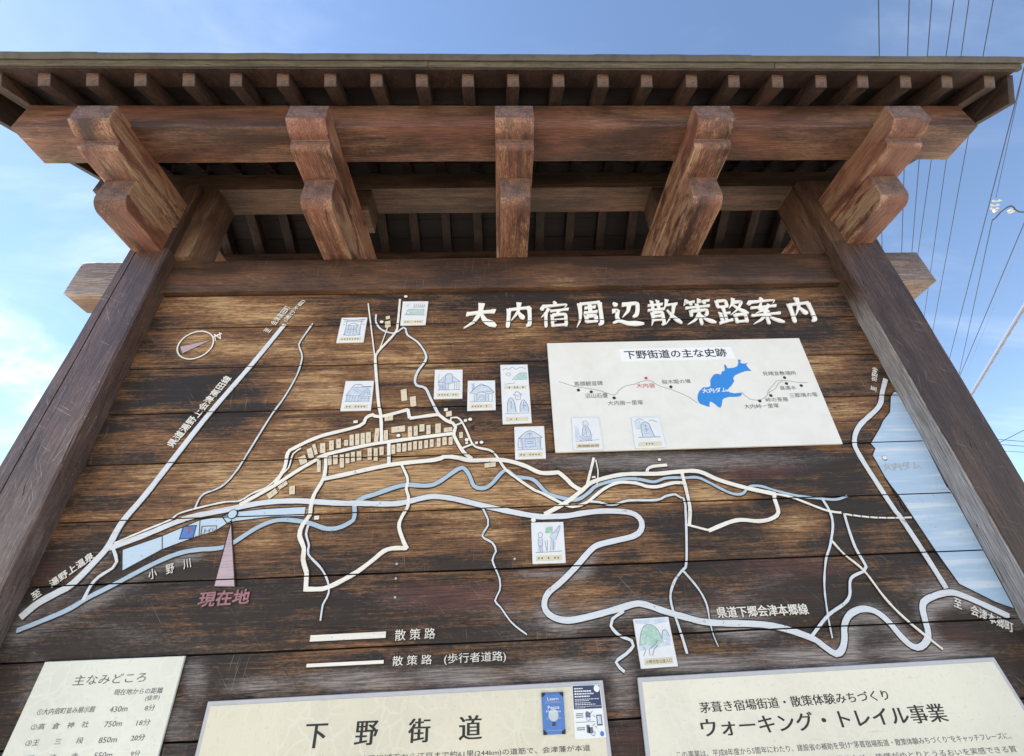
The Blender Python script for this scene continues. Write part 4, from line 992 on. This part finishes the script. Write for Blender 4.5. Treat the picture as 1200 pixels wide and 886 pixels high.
def d_gate(st, wash):
    wash(".14,.64 .5,.86 .9,.64 .84,.3 .22,.3")
    st(".12,.62 .5,.86 .92,.64", .0022); st(".12,.62 .92,.64"); st(".24,.62 .24,.3", .002); st(".84,.62 .84,.3", .002); st(".34,.6 .68,.6 .68,.36 .34,.36 .34,.6", .0015, 0, False)
    st(".4,.76 .6,.76"); st(".5,.8 .5,.66"); st(".4,.52 .62,.52"); st(".4,.46 .62,.46"); st(".08,.28 .92,.28"); st(".12,.6 .12,.34 .2,.34")
def d_buddha(st, wash):
    wash(".3,.3 .36,.66 .48,.84 .58,.66 .68,.5 .66,.3"); wash(".08,.3 .28,.3 .22,.7 .1,.74")
    st(".4,.74 .42,.88 .54,.88 .58,.76 .5,.7 .4,.74"); st(".4,.7 .34,.5 .4,.4 .56,.4 .64,.52 .56,.7"); st(".28,.44 .34,.34 .6,.34 .68,.46"); st(".24,.3 .34,.27 .58,.29 .66,.27", .002); st(".48,.66 .48,.46"); st(".1,.26 .9,.3", .001)
def d_stone(st, wash):
    wash(".3,.36 .3,.74 .44,.84 .6,.76 .68,.5 .68,.36"); wash(".08,.8 .3,.9 .3,.6 .1,.6")
    st(".3,.36 .3,.72 .44,.84 .58,.78 .62,.62 .7,.36", .002); st(".1,.84 .26,.94 .42,.9"); st(".6,.86 .7,.9 .9,.82"); st(".4,.72 .52,.7"); st(".46,.76 .46,.5"); st(".4,.6 .54,.58"); st(".42,.46 .54,.46"); st(".16,.34 .9,.34", .0022)
def d_walk(st, wash):
    wash(".42,.72 .64,.72 .66,.88 .44,.86", 2); wash(".66,.7 .84,.92 .9,.9 .74,.55 .7,.32 .6,.32 .62,.6"); wash(".18,.4 .3,.4 .3,.26 .16,.26"); wash(".2,.4 .32,.4 .32,.6 .2,.6")
    st(".2,.7 .28,.76 .34,.7 .3,.62 .22,.62 .2,.7"); st(".2,.6 .2,.42 .32,.42 .32,.6"); st(".24,.42 .24,.26"); st(".3,.42 .32,.27"); st(".56,.6 .6,.68 .72,.76 .9,.92"); st(".6,.62 .56,.3"); st(".66,.58 .64,.3"); st(".74,.56 .9,.88"); st(".4,.54 .44,.3"); st(".48,.56 .46,.3"); st(".1,.26 .9,.28")
    for i in range(5): st(f"{.42+.05*i},.72 {.45+.05*i},.9 {.46+.05*i},.72", .0014, 2, False)
def d_mountain(st, wash):
    wash(".04,.97 .95,.97 .96,.9 .5,.86 .04,.9"); wash(".06,.44 .14,.68 .28,.84 .45,.86 .6,.78 .74,.5 .5,.42", 2); wash(".7,.54 .76,.72 .84,.74 .93,.6 .95,.5"); wash(".04,.46 .5,.42 .92,.54 .9,.42 .5,.38 .04,.34")
    st(".06,.44 .14,.68 .28,.84 .45,.86 .6,.78 .72,.56"); st(".7,.54 .76,.72 .84,.74 .93,.6"); st(".12,.24 .2,.36 .16,.42"); st(".3,.24 .3,.36 .5,.46 .58,.54"); st(".36,.24 .44,.36 .56,.44")

tile(R6, (120, 220), (298, 217), (270, 388), (82, 393), 'white tile picturing a shrine gate, left of the thin forked path', d_torii)
tile(R6, (543, 107), (720, 106), (700, 268), (525, 272), 'white tile with green field lines at the top of the forked path', d_field)
tile(R4, (492, 42), (710, 40), (685, 268), (450, 272), 'white tile picturing a long thatched house above the village outline', d_house)
tile(R6, (765, 580), (958, 578), (955, 778), (757, 782), 'white tile picturing a thatched cottage, beside the winding stream', d_cottage)
tile(R5, (512, 40), (723, 37), (728, 263), (508, 270), 'white tile picturing a domed hall, between cottage tile and tall double tile', d_hall)
tile(E7, (227, 430), (385, 428), (410, 765), (242, 772), 'tall white double tile with green slope above and two standing stones below', d_tall, caption=[(.035, .10), (.565, .62)])
tile(R5, (870, 395), (1100, 388), (1115, 638), (878, 645), 'white tile picturing a small gabled gate, below the tall double tile', d_gate)
E5 = (400, 300, 2.953)
tile(E5, (797, 560), (890, 558), (907, 670), (803, 673), 'white tile of a seated stone buddha on the white route panel', d_buddha, base=-0.0185, th=0.006, cap='馬頭観音碑')
tile(E5, (1003, 558), (1100, 557), (1123, 662), (1018, 666), 'white tile of a rounded stone marker on the white route panel', d_stone, base=-0.0185, th=0.006)
tile(C1, (132, 545), (355, 540), (373, 825), (143, 832), 'white tile picturing a figure by a waterfall, under the long road bend', d_walk)
tile(C5, (600, 420), (803, 407), (860, 693), (647, 708), 'white tile picturing a green mountain, low in the middle of the board', d_mountain, cap='小野岳登山道入口')

# big paper panels along the bottom -----------------------------------------
def vline(pa, pb, z, y):                          # x where the panel edge through two pixels meets height z
    a, b_ = at(*pa, y), at(*pb, y); return a.x + (b_.x - a.x) * (z - a.z) / (b_.z - a.z)
ZB = 0.80
def bigpanel(name, tl, tr, le, re, label, mat, margin, PY):
    """tl/tr top corners; le/re second pixels further down the edges"""
    a, b_ = at(*tl, PY), at(*tr, PY)
    pts = [(a.x, a.z), (b_.x, b_.z), (vline(tr, re, ZB, PY), ZB), (vline(tl, le, ZB, PY), ZB)]
    mb = MB(); mb.prism(pts, PY, -0.0025); o = mb.build(name, frame_g if margin else mat, None, bevel=0.0015, segs=1)
    tag(o, label, 'text panel', 'paper text panels along the bottom')
    if margin:
        m = margin; ins = [(pts[0][0] + m, pts[0][1] - m), (pts[1][0] - m, pts[1][1] - m), (pts[2][0] - m, pts[2][1] + m), (pts[3][0] + m, pts[3][1] + m)]
        mb = MB(); mb.prism(ins, PY - 0.0012, PY + .0005); mb.build('paper_sheet', mat, o)
    return o
PA = -0.010
left = bigpanel('distance_panel', (52.5, 775.5), (217, 768.5), (8, 872), (185, 886), 'narrow pale green paper panel listing walking distances', washi_g, 0, PA)
mid = bigpanel('history_panel', (243.5, 822), (706.5, 797), (228, 886), (717, 886), 'yellowish veined paper panel headed by four spaced characters', washi_y, 0.012, PA)
right = bigpanel('project_panel', (747, 794), (1165, 770), (757, 886), (1200, 826), 'cream paper panel with two lines of heading by the right post', washi_c, 0.012, PA)
def ptext(par, body, bl, br, h_, mat=ink_f, bold=0.0, shear=0.0, y=PA - 0.0017):
    mb = MB(); px_text(mb, body, bl, br, (bl[0], bl[1] - h_), y=y, thick=0.0004, yp=y, bold=bold, shear=shear); o = mb.build('lettering', mat, par); o['label'] = f'print reading {body}'
    if len(body) > 3: o['kind'] = 'stuff'
Yl = PA - 0.0006
T = lambda *a, **k: ptext(left, *a, y=Yl, **k)
T('主なみどころ', (84.3, 803.5), (169.6, 799.2), 11.5, bold=-0.004)
T('現在地からの距離', (132.4, 815), (189.8, 812.5), 7); T('(徒歩)', (169.3, 822.3), (186, 821), 7)
T('①大内宿町並み展示館', (42.2, 838.3), (110, 834.6), 7.3); T('430m', (127.4, 835), (148.5, 833.6), 6.6); T('8分', (168.7, 833.4), (180.6, 832.6), 7)
T('②高　倉　神　社', (34.8, 856), (102.7, 852.4), 7.2); T('750m', (121.4, 852.4), (142, 851), 6.6); T('18分', (159, 851), (175, 850), 7.4)
T('③王　　三　　段', (28.4, 874.6), (96.3, 871.2), 7.2); T('850m', (114.6, 871.2), (136, 869.8), 6.8); T('20分', (152.5, 868.8), (168.7, 867.6), 7.4, bold=0.01)
T('④正　　法　　寺', (22, 893), (90, 889.6), 7.2); T('550m', (109, 889.3), (130.5, 887.9), 7); T('9分', (152, 887.6), (162.8, 886.8), 7.6)
T = lambda *a, **k: ptext(mid, *a, **k)
for ch, a, b_, yb in [('下', 355.3, 380.3, 877.5), ('野', 415, 441, 874), ('街', 478, 503, 871), ('道', 538, 564, 867.5)]:
    T(ch, (a, yb), (b_, yb - 1.2), 28.5, mat=ink, bold=(0.030, 0.0))
T('下野街道は、会津若松城下から江戸まで約61里(244km)の道筋で、会津藩が本道', (352, 897.5), (692, 881), 8.6, mat=ink)
T = lambda *a, **k: ptext(right, *a, **k)
T('茅葺き宿場街道・散策体験みちづくり', (821.6, 836), (1043, 820.5), 13, mat=ink, bold=(0.014, 0.0))
T('ウォーキング・トレイル事業', (824.3, 864.5), (1112.5, 845.5), 22.5, mat=ink, bold=(0.022, 0.0))
T('この事業は、平成8年度から5箇年にわたり、建設省の補助を受け“茅葺宿場街道・散策体験みちづくり”をキャッチフレーズに、', (793.7, 889), (1186, 866), 8.4)
T('茅葺き民家が連なる宿場町の街並みづくりを図るため、皆様がゆとりとうるおいを実感できる質', (790, 905), (1193, 881.5), 8.4)

# NFC style card and leaflet -------------------------------------------------
CY = PA - 0.0014
qb = Quad((634.4, 812), (660, 811), (662.9, 860.2), (636.8, 861.5), CY - 0.005)
card = sheet('plastic_card', qb, 0.0045, [card_b], y=CY, bevel=0.001); tag(card, 'small blue plastic card with black corners on the yellowish panel', 'card')
YY = CY - 0.005
mb = MB()
for (u, v, du, dv) in ((0, 1, 1, -1), (1, 1, -1, -1), (0, 0, 1, 1), (1, 0, -1, 1)):
    mb.prism(qb.poly([(u, v), (u + .17 * du, v), (u + .15 * du, v + .06 * dv), (u + .06 * du, v + .10 * dv), (u, v + .11 * dv)]), YY - .0012, YY + .003)
mb.build('corner_guard', card_k, card)
def qtext(q, par, body, u0, u1, v0, v1, y, mat, bold=0.0, name='lettering'):
    mb = MB(); text(mb, body, q(u0, v0), q(u1, v0), q(u0, v1), y, .0003, bold=bold); mb.build(name, mat, par)
qtext(qb, card, 'Learn', .26, .76, .81, .88, YY - .0004, label_w, .02)
qtext(qb, card, 'Peace', .26, .78, .60, .68, YY - .0004, label_w, .02)
qtext(qb, card, 'Memories', .18, .84, .52, .57, YY - .0004, label_w, .01)
mb = MB(); cu = qb(.5, .45); disc(mb, *cu, .015, .015, YY - .00035, YY + .001, 0, 16)
for v in (.78, .75, .40, .37, .10): mb.prism(qb.poly([(.15, v), (.85, v), (.85, v - .006), (.15, v - .006)]), YY - .0004, YY)
mb.build('printed_marks', plain('card_print_pale', (0.55, 0.62, 0.66), .4), card)
mb = MB(); mb.prism(qb.poly([(.44, .3), (.56, .3), (.58, .2), (.42, .2)]), YY - .0004, YY); mb.prism(qb.poly([(.1, .965), (.9, .965), (.9, .96), (.1, .96)]), YY - .0004, YY)
mb.build('printed_marks', card_n, card)
ql = Quad((669.8, 803), (703.2, 801.8), (710.5, 864.2), (674, 866.5), CY - 0.0022)
leaf = sheet('leaflet', ql, 0.0018, [label_w], y=CY, bevel=0.0005); tag(leaf, 'small white instruction leaflet with navy top half beside the blue card', 'leaflet')
LY = CY - 0.0022
mb = MB(); mb.prism(ql.poly([(.03, .985), (.97, .985), (.97, .54), (.03, .54)]), LY - .0003, LY + .0002); hd = mb.build('navy_header', card_n, leaf)
mb = MB(); disc(mb, *ql(.86, .92), .009, .009, LY - .0007, LY, 0, 14)
for (v, u1, t) in [(.94, .38, .022), (.89, .66, .026), (.84, .74, .026), (.79, .6, .026), (.73, .9, .012), (.70, .55, .012), (.66, .6, .012), (.63, .78, .014), (.59, .94, .008), (.565, .4, .008)]:
    u = .08
    while u < u1:
        w_ = random.uniform(.03, .07); mb.prism(ql.poly([(u, v), (min(u + w_, u1), v), (min(u + w_, u1), v - t), (u, v - t)]), LY - .0006, LY); u += w_ + .018
mb.build('header_print', label_w, hd)
mb = MB()
def lr(u0, u1, v0, v1, mi, t=.0004): mb.prism(ql.poly([(u0, v1), (u1, v1), (u1, v0), (u0, v0)]), LY - t, LY + .0002, mi)
lr(.06, .7, .295, .302, 0); lr(.4, .56, .38, .47, 1); lr(.42, .5, .47, .49, 0); lr(.4, .5, .10, .24, 0); lr(.46, .6, .09, .2, 1); lr(.75, .93, .22, .42, 0); lr(.78, .90, .25, .40, 2, .0006)
for v in (.45, .42, .385): lr(.08, .32, v, v + .012, 0)
for v in (.19, .155): lr(.08, .34, v, v + .014, 0)
for s_ in (".56,.44 .64,.5", ".64,.42 .72,.38", ".6,.22 .68,.26", ".68,.22 .74,.17", ".44,.38 .42,.34 .48,.32 .54,.34 .52,.38", ".52,.1 .56,.05 .64,.05 .66,.1 .6,.13"):
    ribbon(mb, ql.poly(P(s_)), .0012, .0012, LY - .0005, LY)
disc(mb, *ql(.88, .07), .006, .006, LY - .0005, LY, 3, 12)
mb.build('diagram', [ink_f, ink_b, wash_b, card_b], leaf)

# ------------------------------------------------------------------ overhead wires
def tube(mb, pts, r, n=6, mi=0):
    pts = [Vector(p) for p in pts]; m = len(pts); b0 = len(mb.v)
    for i, p in enumerate(pts):
        d = (pts[min(i + 1, m - 1)] - pts[max(i - 1, 0)]).normalized(); a = d.cross(Vector((0, 0, 1)))
        if a.length < 1e-3: a = d.cross(Vector((1, 0, 0)))
        a.normalize(); b_ = d.cross(a)
        rr = r[i] if isinstance(r, list) else r
        for j in range(n):
            t = 2 * math.pi * j / n; q = p + (a * math.cos(t) + b_ * math.sin(t)) * rr; mb.v.append(tuple(q))
    for i in range(m - 1):
        for j in range(n):
            k_ = (j + 1) % n; mb.f.append((b0 + i * n + j, b0 + i * n + k_, b0 + (i + 1) * n + k_, b0 + (i + 1) * n + j)); mb.m.append(mi)
def wire(pa, pb, z, r, label, mat=wire_m, ext0=0.6, ext1=1.6, sag=0.0, zb=None):
    a, b_ = atz(*pa, z), atz(*pb, zb or z); d = b_ - a; a2, b2 = a - d * ext0, b_ + d * ext1
    pts = []
    for i in range(25):
        t = i / 24; p = a2.lerp(b2, t); p.z -= sag * 4 * t * (1 - t); pts.append(p)
    mb = MB(); tube(mb, pts, r * 0.78); o = mb.build('overhead_wire', mat); tag(o, label, 'overhead wire', 'overhead wires right of the roof'); return o
names = ['leftmost', 'second from left', 'third from left', 'fourth from left', 'fifth from left', 'sixth from left']
W = [((1029.5, 0), (1033.5, 280)), ((1065.5, 0), (1056.7, 295)), ((1092, 0), (1068.5, 297)), ((1118, 0), (1075.8, 297)), ((1135.5, 0), (1086, 350)), ((1164, 0), (1100, 350))]
for nm, (a, b_), z in zip(names, W, (8.2, 8.2, 8.5, 8.5, 8.8, 8.8)):
    wire(a, b_, z, 0.008 if nm[0] != 'f' else 0.0075, f'thin dark overhead wire, {nm} of those above the roof edge')
wire((1197.5, 90), (1130.7, 350), 8.0, 0.009, 'dark overhead wire passing just left of the white insulators', ext0=0.4)
wire((1171.8, 210), (1167, 232), 7.6, 0.005, 'faint short wire ending at the white insulators', ext0=6, ext1=0)
o = wire((1162.8, 258), (1143, 350), 7.6, 0.008, 'service wire running down from the white insulators', ext0=0, ext1=2.0)
wire((1185, 312), (1118, 470), 7.0, 0.004, 'thin wire between the service wire and the thick grey cable', wire_g, ext0=1.5)
wire((1200, 262), (1125, 440), 7.0, 0.008, 'knotted dark wire left of the thick grey cable', ext0=1.5)
wire((1169, 520), (1200, 504), 6.5, 0.012, 'low thin wire slanting up beside the right post', ext0=2, ext1=3, zb=6.8)
wire((1176, 515.5), (1200, 517.5), 6.0, 0.010, 'low nearly level wire, upper one beside the right post', ext0=2, ext1=3)
wire((1180, 521.5), (1200, 523), 6.0, 0.010, 'low nearly level wire, lower one beside the right post', ext0=2, ext1=3)
wire((1184, 529), (1200, 530), 5.6, 0.008, 'lowest faint level wire beside the right post', ext0=2, ext1=3)
# drop wire with its insulators
ins = empty('wire_insulator_set', 'cluster of small white insulators hanging on the wires at right', 'insulator')
mb = MB()
for (px, py) in ((1168, 236), (1166, 241), (1165.5, 245)):
    c = atz(px, py, 7.6); tube(mb, [c + Vector((-.09, 0, 0)), c + Vector((-.05, 0, .01)), c, c + Vector((.06, 0, .02)), c + Vector((.1, 0, .02))], [.006, .018, .01, .018, .006], 8)
c = atz(1167, 247, 7.6); tube(mb, [c + Vector((-.05, 0, -.05)), c + Vector((-.02, 0, 0)), c + Vector((.02, 0, .03)), c + Vector((.05, 0, .05))], [.008, .028, .028, .008], 8)
mb.build('insulator', insul, ins)
drop = empty('drop_wire', 'curved dark drop wire with one white insulator bulb at the right edge', 'overhead wire', 'overhead wires right of the roof')
pts = [atz(px, py, 7.6) for px, py in ((1163, 258), (1167, 255), (1173, 248), (1180, 243), (1185, 241.3), (1188, 243), (1190, 246), (1195, 248.5), (1202, 248.6), (1230, 247))]
mb = MB(); tube(mb, pts, 0.011); mb.build('wire', wire_m, drop)
c = atz(1185, 247.3, 7.6); mb = MB(); tube(mb, [c + Vector((-.09, 0, -.03)), c + Vector((-.05, 0, -.02)), c, c + Vector((.05, 0, .02)), c + Vector((.09, 0, .03))], [.008, .03, .038, .03, .008], 8); mb.build('insulator', insul, drop)
# thick spiral-wrapped cable
cab = empty('wrapped_cable', 'thick grey spiral wrapped cable crossing the sky beside the right post', 'cable')
a, b_ = atz(1212, 340, 6.4), atz(1136, 466, 6.4); d = b_ - a; pts = [a + d * t for t in [(-1 + 0.05 * i) for i in range(61)]]
for i, p in enumerate(pts): p.z -= 0.0
mb = MB(); tube(mb, pts, 0.03, 8); mb.build('cable', wire_g, cab)
mb = MB(); hel = []; u_ = d.normalized(); e1_ = u_.cross(Vector((0, 0, 1))).normalized(); e2_ = u_.cross(e1_)
Lc = d.length * 3
for i in range(int(Lc / 0.05)):
    t = i * 0.05; hel.append(pts[0] + u_ * t + (e1_ * math.cos(t * 16) + e2_ * math.sin(t * 16)) * 0.031)
tube(mb, hel, 0.0045, 4); mb.build('spiral_wrap', wire_g, cab)

for o in S.objects:
    if o.type == 'MESH' and o.parent is None and 'category' not in o and o.get('kind') != 'structure': print('UNTAGGED', o.name)
